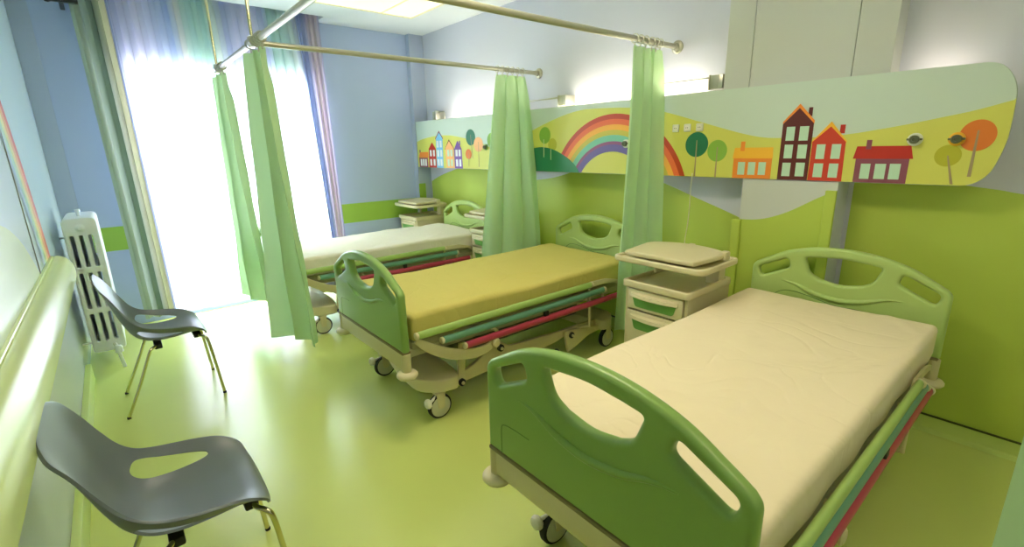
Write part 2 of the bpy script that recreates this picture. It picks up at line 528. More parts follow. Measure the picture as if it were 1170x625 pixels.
# padded handrail on the side wall
hr = thing('wall_handrail', 'pale lime padded bumper handrail running along the glossy side wall', 'handrail', (1.5, YS, 0.893))
bm = new()
pr = [(0.0, -0.095), (0.03, -0.105), (0.07, -0.09), (0.098, -0.05), (0.104, 0.0), (0.098, 0.05), (0.07, 0.09), (0.03, 0.105), (0.0, 0.095)]
rings = []
for xx, s_ in ((-0.03, 0.25), (-0.015, 0.6), (0.01, 0.82), (0.04, 0.94), (0.08, 1.0), (XB - 1.52, 1.0)):
    rings.append([bm.verts.new((xx, a * s_, b * (0.75 + 0.25 * s_))) for a, b in smooth_path([(p[0], p[1], 0) for p in pr], 3) and [(q.x, q.y) for q in smooth_path([(p[0], p[1], 0) for p in pr], 3)]])
for i in range(len(rings) - 1):
    for k in range(len(rings[0])):
        k2 = (k + 1) % len(rings[0])
        bm.faces.new((rings[i][k], rings[i][k2], rings[i + 1][k2], rings[i + 1][k]))
bm.faces.new(rings[0]); bm.faces.new(rings[-1])
obj('grip', bm, M['bumper'], hr, angle=0.9)
bm = new(); box(bm, 0.1, XB - 1.52, -0.0, 0.018, 0.10, 0.116, 0.003, 1)
obj('top_rail_edge', bm, M['bumper'], hr)

# ------------------------------------------------------------------ bed head panel with mural
PF = 4.21                                             # its front face
pnl = thing('bed_head_panel', 'long painted bed head panel with houses, trees and a rainbow on the head wall', 'wall panel', (0, 0, 0))
out = fillet([(0.09, 1.394, 0.0), (5.52, 1.394, 0.17), (5.575, 1.60, 0.10), (5.565, 1.85, 0.12), (5.50, 1.955, 0.10), (0.09, 1.968, 0.0)], 0.0, 8)
bm = placed(plate([out], 0.03, 0.003, 1), XZ, (0, PF + 0.016, 0))
obj('board', bm, M['board'], pnl, angle=0.5)

LAY = [0]
mats = list(A.values()); MI = {k: i for i, k in enumerate(A)}
bm = new()
def art_poly(pts, c, lift=1.0):
    LAY[0] += 1
    y = PF - 0.0008 - 0.00004 * LAY[0]
    vs = [bm.verts.new((p[0], y, p[1])) for p in pts]
    f = bm.faces.new(vs); f.material_index = MI[c]
def art_rect(x0, x1, z0, z1, c):
    art_poly([(x0, z0), (x1, z0), (x1, z1), (x0, z1)], c)
def art_disc(x, z, rx, rz, c, n=36):
    art_poly([(x + rx * math.cos(2 * PI * k / n), z + rz * math.sin(2 * PI * k / n)) for k in range(n)], c)
inn = [(min(max(x, 0.094), 5.571), min(max(z, 1.397), 1.965)) for x, z in out]
def clip(pts, x0=0.095, x1=5.57, z0=1.397, z1=1.965):
    return [(min(max(x, x0), x1), min(max(z, z0), z1)) for x, z in pts]
art_poly([(a - (0.002 if a > 5 else 0), b) for a, b in inn], 'sky')
# meadows
def meadow(top, x0, x1):
    art_poly(clip([(x0, 1.397)] + [(x1, 1.397)] + spl(top)[::-1]), 'meadow')
meadow([(0.095, 1.715), (0.246, 1.748), (0.554, 1.776), (0.869, 1.776), (1.158, 1.741), (1.425, 1.693), (1.66, 1.633), (1.85, 1.60), (2.1, 1.65), (2.2, 1.70)], 0.095, 2.2)
meadow([(2.2, 1.70), (2.335, 1.771), (2.521, 1.828), (2.757, 1.887), (2.955, 1.916), (3.114, 1.918), (3.4, 1.905), (3.6, 1.88), (3.788, 1.844), (4.069, 1.761), (4.302, 1.692), (4.467, 1.653), (4.6, 1.644), (4.75, 1.642)], 2.2, 4.75)
# right meadow follows the rounded end of the board
rt = [(x, z) for x, z in out if x > 5.2 and z < 1.80]
art_poly([(4.75, 1.397)] + [(min(x, 5.57), max(z, 1.397)) for x, z in rt] + [(5.562, 1.783)] + spl([(5.562, 1.783), (5.437, 1.746), (5.32, 1.721), (5.193, 1.695), (5.064, 1.673), (4.933, 1.654), (4.75, 1.642)]), 'meadow')
# rainbow
rc = (3.305, 1.16)
RX, RZ = 0.70, 0.705
fr = [1.0, 0.945, 0.885, 0.825, 0.77, 0.70, 0.665, 0.585]
a0 = math.asin((1.397 - rc[1]) / (RZ * 1.0))
for k in range(7):
    o_, i_ = fr[k], fr[k + 1]
    ao = math.asin((1.398 - rc[1]) / (RZ * o_)); ai = math.asin((1.398 - rc[1]) / (RZ * i_))
    po = [(rc[0] + RX * o_ * math.cos(ao + (PI - 2 * ao) * t / 48), rc[1] + RZ * o_ * math.sin(ao + (PI - 2 * ao) * t / 48)) for t in range(49)]
    pi_ = [(rc[0] + RX * i_ * math.cos(ai + (PI - 2 * ai) * t / 48), rc[1] + RZ * i_ * math.sin(ai + (PI - 2 * ai) * t / 48)) for t in range(49)]
    art_poly(po + pi_[::-1], 'rb%d' % (k + 1))
# dark green hill with two pale trees
art_disc(2.514, 1.724, 0.075, 0.075, 'leaf'); art_disc(2.613, 1.639, 0.056, 0.057, 'olive')
art_poly([(2.2, 1.397), (2.952, 1.397)] + spl([(2.2, 1.575), (2.316, 1.605), (2.474, 1.619), (2.631, 1.594), (2.78, 1.534), (2.883, 1.47), (2.952, 1.397)])[::-1], 'hill')
art_rect(2.494, 2.503, 1.527, 1.69, 'palebark'); art_rect(2.588, 2.596, 1.504, 1.60, 'palebark')
# trees of the near bed
def tree(x, z, rx, rz, c, zb, bark='bark', top=None, dx=0.0, w=0.010):
    art_disc(x, z, rx, rz, c)
    t = top if top else z + rz * 0.35
    art_poly([(x + dx - w / 2, zb), (x + dx + w / 2, zb), (x + w * 0.25, t), (x - w * 0.25, t)], bark)
tree(4.192, 1.572, 0.069, 0.071, 'leaf', 1.399, w=0.012)
tree(4.040, 1.615, 0.085, 0.084, 'darkgreen', 1.399, w=0.012)
def panes(c, *rects):
    for x0, x1, z0, z1 in rects:
        art_rect(x0, x1, z0, z1, c)
# orange cottage
art_rect(4.310, 4.552, 1.397, 1.523, 'brightorange')
art_poly([(4.303, 1.523), (4.555, 1.523), (4.552, 1.59), (4.312, 1.59)], 'amber'); art_rect(4.350, 4.377, 1.569, 1.628, 'brightorange')
panes('pane', (4.342, 4.388, 1.419, 1.5), (4.408, 4.454, 1.42, 1.5), (4.473, 4.518, 1.421, 1.5))
# red house, then the tall maroon house
art_rect(4.897, 4.922, 1.66, 1.707, 'crimson')
art_poly([(4.760, 1.618), (4.851, 1.727), (4.938, 1.618), (4.934, 1.60), (4.851, 1.697), (4.765, 1.60)], 'amber')
art_poly([(4.764, 1.397), (4.939, 1.397), (4.934, 1.614), (4.851, 1.700), (4.766, 1.618)], 'red')
panes('pane', (4.791, 4.836, 1.521, 1.603), (4.868, 4.914, 1.522, 1.603), (4.789, 4.837, 1.417, 1.496), (4.867, 4.914, 1.417, 1.496))
art_rect(4.726, 4.747, 1.762, 1.811, 'maroon')
art_poly([(4.592, 1.724), (4.592, 1.737), (4.676, 1.835), (4.764, 1.737), (4.762, 1.718), (4.676, 1.806)], 'brightorange')
art_poly([(4.593, 1.397), (4.762, 1.397), (4.761, 1.721), (4.676, 1.811), (4.593, 1.724)], 'maroon')
panes('pane', (4.617, 4.664, 1.627, 1.707), (4.690, 4.739, 1.626, 1.707), (4.617, 4.664, 1.524, 1.604), (4.691, 4.741, 1.523, 1.603), (4.616, 4.663, 1.418, 1.498), (4.692, 4.741, 1.419, 1.499))
# plum cottage
art_rect(4.993, 5.228, 1.397, 1.525, 'plum')
art_poly([(4.979, 1.523), (5.242, 1.523), (5.226, 1.589), (4.991, 1.589)], 'crimson'); art_rect(5.032, 5.056, 1.573, 1.622, 'plum')
panes('pane', (5.021, 5.065, 1.416, 1.497), (5.086, 5.134, 1.417, 1.497), (5.150, 5.197, 1.417, 1.498))
tree(5.466, 1.632, 0.066, 0.072, 'orange', 1.44, w=0.014, top=1.655)
tree(5.374, 1.539, 0.051, 0.052, 'olive', 1.402, dx=0.034, w=0.012, top=1.54)
# far houses
art_rect(0.15, 0.178, 1.576, 1.615, 'plum'); art_rect(0.130, 0.352, 1.397, 1.517, 'plum')
art_poly([(0.122, 1.517), (0.372, 1.517), (0.368, 1.587), (0.16, 1.587)], 'brightorange')
panes('white', (0.165, 0.205, 1.415, 1.50), (0.222, 0.262, 1.415, 1.50), (0.28, 0.32, 1.415, 1.50))
art_poly([(0.376, 1.397), (0.562, 1.397), (0.558, 1.626), (0.478, 1.703), (0.388, 1.626)], 'crimson')
panes('white', (0.41, 0.455, 1.42, 1.50), (0.49, 0.535, 1.42, 1.50), (0.415, 0.455, 1.535, 1.61), (0.49, 0.532, 1.535, 1.61))
art_poly([(0.558, 1.745), (0.655, 1.838), (0.745, 1.745), (0.728, 1.735), (0.655, 1.80), (0.575, 1.73)], 'plum')
art_poly([(0.565, 1.397), (0.722, 1.397), (0.729, 1.744), (0.655, 1.816), (0.576, 1.744)], 'blue')
panes('white', (0.59, 0.635, 1.42, 1.50), (0.655, 0.70, 1.42, 1.50), (0.59, 0.635, 1.53, 1.61), (0.66, 0.705, 1.53, 1.61), (0.59, 0.635, 1.64, 1.72), (0.66, 0.705, 1.64, 1.72))
art_poly([(0.768, 1.62), (0.87, 1.73), (0.975, 1.62), (0.964, 1.612), (0.87, 1.708), (0.779, 1.612)], 'maroon')
art_poly([(0.788, 1.397), (0.965, 1.397), (0.962, 1.63), (0.87, 1.712), (0.782, 1.63)], 'peach')
panes('pane', (0.82, 0.865, 1.42, 1.50), (0.89, 0.935, 1.42, 1.50), (0.82, 0.865, 1.535, 1.61), (0.89, 0.935, 1.535, 1.61))
art_rect(1.085, 1.108, 1.66, 1.71, 'violet')
art_poly([(0.974, 1.397), (1.141, 1.397), (1.130, 1.618), (1.05, 1.712), (0.974, 1.616)], 'violet')
panes('white', (1.00, 1.045, 1.42, 1.50), (1.07, 1.112, 1.42, 1.50), (1.0, 1.045, 1.535, 1.61), (1.065, 1.107, 1.535, 1.61))
tree(1.319, 1.740, 0.09, 0.087, 'darkgreen', 1.511, dx=0.03)
tree(1.266, 1.559, 0.06, 0.055, 'orange', 1.42)
tree(1.462, 1.662, 0.087, 0.078, 'peach', 1.42)
tree(1.70, 1.70, 0.075, 0.075, 'leaf', 1.44)
bmesh.ops.triangulate(bm, faces=[f for f in bm.faces if len(f.verts) > 4])
obj('mural', bm, mats, pnl, smooth=False)

for x in (3.873, 3.963, 4.056):                        # three mains sockets
    bm = new()
    o_ = fillet([(x - 0.026, 1.704), (x + 0.026, 1.704), (x + 0.026, 1.756), (x - 0.026, 1.756)], 0.006, 3)
    join(bm, placed(plate([o_], 0.008, 0.002, 1), XZ, (0, PF - 0.006, 0)))
    lathe(bm, [(0.017, -0.004), (0.017, -0.001), (0.014, 0.001), (0.0, 0.001)][:3], (x, PF - 0.009, 1.73), 'Y', 20, 1)
    for d in (-0.006, 0.006):
        lathe(bm, [(0.003, -0.0055), (0.003, -0.004)], (x + d, PF - 0.009, 1.73), 'Y', 8, 2)
    obj('mains_socket', bm, [M['socket'], M['white_plastic'], M['outlet_dark']], pnl)
GO = [(5.236, 1.619, M['socket']), (5.396, 1.617, A['amber']), (3.44, 1.632, M['socket']), (1.60, 1.631, A['leaf'])]
for x, z, m_ in GO:                                    # round gas outlets
    bm = new()
    lathe(bm, [(0.032, 0.0), (0.032, -0.008), (0.027, -0.012), (0.022, -0.012)], (x, PF - 0.001, z), 'Y', 28, 0)
    lathe(bm, [(0.021, -0.010), (0.021, -0.03), (0.018, -0.034), (0.010, -0.034), (0.009, -0.026)], (x, PF - 0.001, z), 'Y', 24, 1)
    box(bm, x - 0.032, x + 0.032, PF - 0.024, PF - 0.014, z - 0.004, z + 0.006, 0.002, 1, 1)
    obj('gas_outlet', bm, [m_, M['outlet_dark']], pnl)
for xa, xb in ((0.75, 1.95), (2.62, 3.95), (5.16, 5.36)):   # lamps lying behind the top edge, shining up the wall
    bm = new(); tube(bm, [(xa, 4.268, 1.942), (xb, 4.268, 1.942)], 0.013, 12)
    obj('uplight_tube', bm, M['lamp'] if xa < 5 else M['lamp_dim'], pnl)
bm = new(); box(bm, 0.1, 4.15, PF + 0.031, W, 1.44, 1.48, 0.004, 1)
obj('mounting_rail', bm, M['steel'], pnl)

# equipment rods over the panel
def rod_fixture(name_label, x0, x1, ends):
    t = thing('equipment_rod', name_label, 'wall rail', ((x0 + x1) / 2, W, 2.03), 0, 'equipment rods above the bed head panel')
    cx = (x0 + x1) / 2
    bm = new(); tube(bm, [(x0 - cx, -0.10, 0.02), (x1 - cx, -0.10, 0.02)], 0.007, 10)
    obj('rod', bm, M['steel'], t)
    for e in ends:
        bm = new()
        e -= cx
        box(bm, e - 0.045, e + 0.045, -0.12, 0, -0.055, 0.035, 0.004, 2)
        box(bm, e - 0.052, e - 0.045, -0.125, 0, -0.058, 0.038)
        box(bm, e + 0.012, e + 0.018, -0.124, -0.12, -0.05, 0.03)
        obj('mounting_bracket', bm, M['steel'], t)
    return t
rod_fixture('steel rod with box bracket above the panel, beside the grey cladding column', 3.55, 4.11, (3.55, 4.11))
rod_fixture('steel rod with box bracket above the panel rainbow', 1.95, 2.67, (1.95, 2.67))
t = thing('hook_bracket', 'small steel bracket with a bent hook above the far end of the panel', 'wall hook', (0.50, W, 2.03))
bm = new(); box(bm, -0.07, -0.03, -0.13, 0, -0.06, 0.04, 0.004, 2); box(bm, -0.02, 0.01, -0.13, 0, -0.06, 0.05, 0.004, 2)
obj('mounting_bracket', bm, M['steel'], t)
bm = new(); tube(bm, smooth_path([(-0.005, -0.09, 0.02), (0.06, -0.09, 0.032), (0.13, -0.09, 0.03), (0.15, -0.09, 0.0), (0.15, -0.09, -0.06)], 5), 0.006, 8)
obj('hook', bm, M['steel'], t)

# nurse call cord
bm = new()
tube(bm, smooth_path([(4.028, 4.20, 1.42), (4.02, 4.205, 1.30), (4.015, 4.215, 1.15), (4.005, 4.22, 1.03), (4.0, 4.21, 0.94), (4.01, 4.20, 0.86)], 6), 0.0035, 8)
lathe(bm, [(0.004, 0.0), (0.011, -0.02), (0.013, -0.06), (0.008, -0.08)], (4.01, 4.20, 0.865), 'Z', 12)
tag(obj('pull_cord', bm, M['cord']), 'thin white cord hanging from the panel behind the nearest bedside cabinet', 'cord')

# ------------------------------------------------------------------ ceiling lights
def ceiling_light(x0, x1, y0, y1, split, dm, label):
    t = thing('ceiling_light', label, 'ceiling light', ((x0 + x1) / 2, (y0 + y1) / 2, H))
    cx, cy = (x0 + x1) / 2, (y0 + y1) / 2
    bm = new()
    f = 0.022
    box(bm, x0 - cx, x1 - cx, y0 - cy, y0 - cy + f, -0.018, 0); box(bm, x0 - cx, x1 - cx, y1 - cy - f, y1 - cy, -0.018, 0)
    box(bm, x0 - cx, x0 - cx + f, y0 - cy + f, y1 - cy - f, -0.018, 0); box(bm, x1 - cx - f, x1 - cx, y0 - cy + f, y1 - cy - f, -0.018, 0)
    box(bm, x0 - cx + f, x1 - cx - f, split - cy - 0.008, split - cy + 0.008, -0.016, 0)
    obj('frame', bm, M['fixture'], t, smooth=False)
    for a, b in ((y0 + f, split - 0.008), (split + 0.008, y1 - f)):
        bm = new(); box(bm, x0 - cx + f, x1 - cx - f, a - cy, b - cy, -0.012, -0.002)
        obj('diffuser', bm, dm, t, smooth=False)
    return t
ceiling_light(0.79, 2.0, 2.65, 3.87, 3.51, M['diffuser'], 'large square cream light panel in the ceiling')
ceiling_light(3.5, 4.7, 2.0, 2.6, 2.3, M['diffuser_b'], 'cream light panel in the ceiling above the gap between the middle and nearest beds')

ceiling_light(5.9, 7.1, 2.0, 2.6, 2.3, M['fill_diffuser'], 'added unseen cream light panel in the ceiling nearest the wall behind the viewer')  # unseen panel, added to brighten the near bed and floor at right

# ------------------------------------------------------------------ beds
def bed_board(pale):
    """profile of head and foot boards: handle holes, rounded edges"""
    o_ = [(-0.483, 0.535, 0.01), (-0.483, 0.868, 0.03)] + [(x, z, 0) for x, z in spl([(-0.462, 0.892), (-0.40, 0.928), (-0.29, 0.985), (-0.15, 1.022), (0.0, 1.034), (0.15, 1.022), (0.29, 0.985), (0.40, 0.928), (0.462, 0.892)], 5)] + [(0.483, 0.868, 0.03), (0.483, 0.535, 0.01)]
    o_ = fillet(o_, 0.0, 5)
    mid = fillet([(-0.188, 0.958, 0.018)] + [(x, z, 0) for x, z in spl([(-0.12, 0.967), (0.0, 0.976), (0.12, 0.967)], 4)] + [(0.188, 0.958, 0.018), (0.155, 0.868, 0.03)] + [(x, z, 0) for x, z in spl([(0.10, 0.842), (0.0, 0.826), (-0.10, 0.842)], 4)] + [(-0.155, 0.868, 0.03)], 0.0, 5)
    hl = fillet([(-0.445, 0.862), (-0.28, 0.942), (-0.262, 0.886), (-0.425, 0.806)], 0.024, 5)
    hr_ = [(-x, z) for x, z in hl][::-1]
    return placed(plate([o_, mid, hl, hr_], 0.046, 0.018, 4), XZ)

def groove(bm, pts, r=0.004):
    tube(bm, smooth_path(pts, 6), r, 8, mi=1)

bed = thing('hospital_bed', '', 'bed', (0, 0, 0), 0, 'hospital beds')
for nm, yb, face in (('footboard', 0.0, -1), ('headboard', 2.13, -1)):
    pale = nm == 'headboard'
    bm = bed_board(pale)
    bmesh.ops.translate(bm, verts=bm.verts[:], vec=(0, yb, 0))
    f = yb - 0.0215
    # ridge and darker groove-shade line on the face towards the foot of the bed, and a matching one behind
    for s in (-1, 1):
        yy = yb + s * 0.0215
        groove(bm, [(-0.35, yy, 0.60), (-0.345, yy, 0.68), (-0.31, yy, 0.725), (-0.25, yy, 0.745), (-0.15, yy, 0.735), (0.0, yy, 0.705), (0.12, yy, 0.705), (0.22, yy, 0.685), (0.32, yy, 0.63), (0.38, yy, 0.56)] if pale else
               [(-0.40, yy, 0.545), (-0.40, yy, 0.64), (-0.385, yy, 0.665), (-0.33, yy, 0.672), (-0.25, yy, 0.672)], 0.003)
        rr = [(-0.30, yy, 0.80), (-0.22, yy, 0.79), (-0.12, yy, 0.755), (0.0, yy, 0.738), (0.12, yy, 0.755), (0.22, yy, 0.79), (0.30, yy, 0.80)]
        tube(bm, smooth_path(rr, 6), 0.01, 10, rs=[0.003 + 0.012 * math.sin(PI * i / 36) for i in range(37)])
    b_ = obj(nm, bm, [M['bed_green_pale'] if pale else M['bed_green'], M['bed_groove_shade']], bed, angle=0.7)
    bm = new(); box(bm, -0.478, 0.478, yb - 0.026, yb + 0.026, 0.525, 0.540, 0.004, 2)
    obj('edge_strip', bm, M['strip'], b_)
    # cream cross bar with its two corner posts
    bm = new()
    box(bm, -0.445, 0.445, yb - 0.022, yb + 0.03, 0.425, 0.527, 0.008, 2)
    for s in (-1, 1):
        tube(bm, [(s * 0.462, yb, 0.40), (s * 0.462, yb, 0.527)], 0.027, 16)
    obj('end_bar', bm, M['cream_metal'], bed)
for sx in (-1, 1):
    for yb in (0.0, 2.13):
        bm = new()
        lathe(bm, [(0.02, -0.022), (0.05, -0.018), (0.06, -0.006), (0.06, 0.004), (0.052, 0.014), (0.03, 0.020)], (sx * 0.462, yb, 0.40), 'Z', 28)
        obj('corner_bumper', bm, M['cream'], bed, angle=0.9)

# base: lobed end covers, side beams and levers
full = [(0.44, 0.28), (0.40, 0.195), (0.30, 0.128), (0.08, 0.138), (-0.10, 0.165), (-0.24, 0.20), (-0.36, 0.255), (-0.43, 0.31), (-0.42, 0.37), (-0.2, 0.40), (0.2, 0.40), (0.42, 0.36)]
for flip in (False, True):
    bm = plate([[(p.x, p.y) for p in smooth_path([(x, y, 0) for x, y in full], 4, True)]], 0.085, 0.012, 3)
    bmesh.ops.translate(bm, verts=bm.verts[:], vec=(0, 0, 0.225))
    if flip:
        for v in bm.verts:
            v.co.y = 2.07 - v.co.y * 0.95
    obj('base_cover', bm, M['cream'], bed, angle=0.7)
for sx in (-1, 1):
    bm = new()
    x = sx * 0.36
    beam = fillet([(0.36, 0.165), (0.36, 0.225), (0.50, 0.255), (0.66, 0.345), (0.75, 0.352), (0.82, 0.30), (1.30, 0.272), (1.80, 0.268), (1.80, 0.20), (1.42, 0.235), (1.28, 0.20), (1.02, 0.175), (0.60, 0.175)], 0.03, 4)
    join(bm, placed(plate([beam], 0.028, 0.006, 2), YZ, (x, 0, 0)))
    bb = obj('side_beam', bm, M['cream_metal'], bed)
    bm = placed(plate([fillet([(1.33, 0.27, 0.02), (1.44, 0.262, 0.03), (1.76, 0.215, 0.01), (1.76, 0.185, 0.01), (1.60, 0.172, 0.05), (1.46, 0.118, 0.02), (1.37, 0.092, 0.012)], 0.02, 4)], 0.022, 0.004, 2), YZ, (x + sx * 0.032, 0, 0))
    obj('lever_arm', bm, M['cream_metal'], bb)
    bm = placed(plate([fillet([(0.37, 0.17), (0.42, 0.17), (0.445, 0.45), (0.395, 0.45)], 0.01, 3)], 0.02, 0.003, 1), YZ, (x + sx * 0.03, 0, 0))
    obj('link_post', bm, M['cream_metal'], bb)
    for (py, pz) in ((0.714, 0.329), (1.40, 0.228), (0.395, 0.19), (1.24, 0.135)):
        bm = new()
        lathe(bm, [(0.024, 0.0), (0.024, sx * 0.02), (0.016, sx * 0.026), (0.016, sx * 0.022)], (x + sx * 0.036, py, pz), 'X', 20, 0)
        lathe(bm, [(0.012, sx * 0.02), (0.010, sx * 0.032)], (x + sx * 0.036, py, pz), 'X', 14, 1)
        obj('pivot_bolt', bm, [M['black'], M['cream']], bb)
bm = new()
box(bm, -0.20, 0.20, 0.45, 1.70, 0.27, 0.42, 0.03, 3); box(bm, -0.30, 0.30, 0.62, 0.80, 0.36, 0.50, 0.02, 2); box(bm, -0.30, 0.30, 1.35, 1.53, 0.36, 0.50, 0.02, 2)
obj('lift_housing', bm, M['underbody'], bed)
# mattress deck
bm = new()
box(bm, -0.445, 0.445, 0.05, 2.08, 0.525, 0.572, 0.008, 2)
for sx in (-1, 1):
    box(bm, sx * 0.425 - 0.022, sx * 0.425 + 0.022, 0.028, 2.10, 0.485, 0.53, 0.006, 2)
for yy in (0.3, 0.75, 1.2, 1.65):
    box(bm, -0.42, 0.42, yy, yy + 0.06, 0.495, 0.53)
obj('mattress_deck', bm, M['deck'], bed)
# folding side rails
for sx in (-1, 1):
    X = sx * 0.505
    bm = new()
    path = smooth_path([(0.055, 0.60, 0), (0.11, 0.55, 0), (0.20, 0.49, 0), (0.32, 0.435, 0), (0.45, 0.405, 0), (0.55, 0.415, 0), (0.61, 0.45, 0)], 5)
    up_, dn = [], []
    for i, p in enumerate(path):
        a = path[max(0, i - 1)]; b = path[min(len(path) - 1, i + 1)]
        tt = (b - a).normalized(); nn = Vector((-tt.y, tt.x, 0))
        w = 0.018 + 0.016 * math.sin(PI * i / (len(path) - 1))
        up_.append(((p + nn * w).x, (p + nn * w).y)); dn.append(((p - nn * w).x, (p - nn * w).y))
    join(bm, placed(plate([up_ + dn[::-1]], 0.014, 0.003, 1), YZ, (X - sx * 0.012, 0, 0)))
    lathe(bm, [(0.03, 0.0), (0.03, sx * 0.022), (0.022, sx * 0.028)], (X - sx * 0.012, 0.60, 0.432), 'X', 20)
    for yy in (0.62,):
        tube(bm, [(X - sx * 0.012, yy, 0.45), (X - sx * 0.012, yy, 0.505), (sx * 0.43, yy, 0.508)], 0.012, 10)
    sr = obj('side_rail', bm, M['cream_metal'], bed)
    bm = new()
    # head end plate and posts
    join(bm, placed(plate([fillet([(1.47, 0.60), (1.50, 0.645), (1.70, 0.635), (1.84, 0.60), (1.86, 0.55), (1.80, 0.585), (1.66, 0.60)], 0.015, 3)], 0.012, 0.002, 1), YZ, (X - sx * 0.018, 0, 0)))
    for (ya, za, yb_, zb_) in ((1.495, 0.63, 1.505, 0.29), (1.645, 0.56, 1.65, 0.50)):
        tube(bm, [(X - sx * 0.012, ya, za), (X - sx * 0.012, yb_, zb_)], 0.010, 10)
    tube(bm, [(X - sx * 0.012, 1.50, 0.50), (sx * 0.43, 1.50, 0.508)], 0.012, 10)
    tube(bm, [(X - sx * 0.012, 1.505, 0.30), (sx * 0.36, 1.505, 0.25)], 0.012, 10)
    obj('rail_bracket', bm, M['cream_metal'], sr)
    for (nm, ya, yb_, z, m_, lab) in (('rail_bar', 0.06, 1.50, 0.628, 'bar_lime', 'lime green bar'), ('rail_bar', 0.22, 1.65, 0.558, 'bar_teal', 'teal bar'), ('rail_bar', 0.375, 1.81, 0.480, 'bar_red', 'magenta bar')):
        bm = new()
        n = 16
        rings = []
        for yy, k in ((ya, 0.75), (ya + 0.004, 0.95), (ya + 0.012, 1), (yb_ - 0.012, 1), (yb_ - 0.004, 0.95), (yb_, 0.75)):
            rings.append([bm.verts.new((X + 0.015 * k * math.cos(2 * PI * q / n) , yy, z + 0.023 * k * math.sin(2 * PI * q / n))) for q in range(n)])
        for i in range(len(rings) - 1):
            for q in range(n):
                bm.faces.new((rings[i][q], rings[i][(q + 1) % n], rings[i + 1][(q + 1) % n], rings[i + 1][q]))
        bm.faces.new(rings[0]); bm.faces.new(rings[-1])
        ob = obj(nm, bm, M[m_], sr, angle=0.9)
        ob['label'] = lab
        for yy in (ya - 0.006, yb_ + 0.006):
            bm = new()
            lathe(bm, [(0.016, -0.010), (0.021, -0.006), (0.021, 0.006), (0.016, 0.010)], (X, yy, z), 'Y', 18)
            obj('bar_cap', bm, M['cream'], sr)
    bm = new()
    box(bm, X - 0.012, X + 0.012, 1.02, 1.06, 0.50, 0.535, 0.004, 1)
    obj('release_catch', bm, M['black'], sr)
# casters
for (cx, cy) in ((0.385, 0.235), (-0.385, 0.235), (0.385, 1.84), (-0.385, 1.84)):
    r = 0.080
    foot = cy < 1
    bm = new()
    tube(bm, [(cx, cy, 0.17), (cx, cy, 0.20)], 0.024, 16)
    s = 1 if cx > 0 else -1
    for dx in (-0.026, 0.026):
        join(bm, placed(plate([fillet([(cy - 0.022, 0.07), (cy + 0.022, 0.07), (cy + 0.03, 0.178), (cy - 0.03, 0.178)], 0.015, 4)], 0.008, 0.002, 1), YZ, (cx + dx, 0, 0)))
    box(bm, cx - 0.03, cx + 0.03, cy - 0.035, cy + 0.035, 0.164, 0.18, 0.006, 2)
    ca = obj('caster', bm, M['cream'], bed)
    bm = new()
    lathe(bm, [(r - 0.012, -0.018), (r - 0.004, -0.017), (r, -0.010), (r, 0.010), (r - 0.004, 0.017), (r - 0.012, 0.018)], (cx, cy, r), 'X', 36)
    obj('tyre', bm, M['tyre'], ca, angle=0.9)
    bm = new()
    lathe(bm, [(0.012, -0.026), (0.03, -0.025), (r - 0.014, -0.0195), (r - 0.011, -0.012), (r - 0.011, 0.012), (r - 0.014, 0.0195), (0.03, 0.025), (0.012, 0.026)], (cx, cy, r), 'X', 32)
    obj('wheel_hub', bm, M['hub'], ca)
    if foot:
        bm = new()
        px_ = cx + 0.018 * s
        tube(bm, [(cx, cy - 0.02, 0.15), (px_, cy - 0.07, 0.135)], 0.009, 10)
        # round pedal facing the foot end
        lathe(bm, [(0.012, 0.016), (0.024, 0.012), (0.031, 0.002), (0.031, -0.006), (0.026, -0.016), (0.016, -0.021), (0.005, -0.022)], (px_, cy - 0.085, 0.130), 'Y', 24)
        obj('brake_pedal', bm, M['white_plastic'], ca)

BX = [(5.034, 1.986), (3.102, 2.129), (1.164, 2.074)]
bed.location = (BX[0][0], BX[0][1], 0)
bed['label'] = 'nearest hospital bed with green foot and head boards, below the painted maroon house'
dup(bed, (BX[1][0], BX[1][1], 0), 0, 'middle hospital bed carrying the mustard yellow mattress, with green end boards')
dup(bed, (BX[2][0], BX[2][1], 0), 0, 'far hospital bed beside the bright window, partly behind the middle bed')

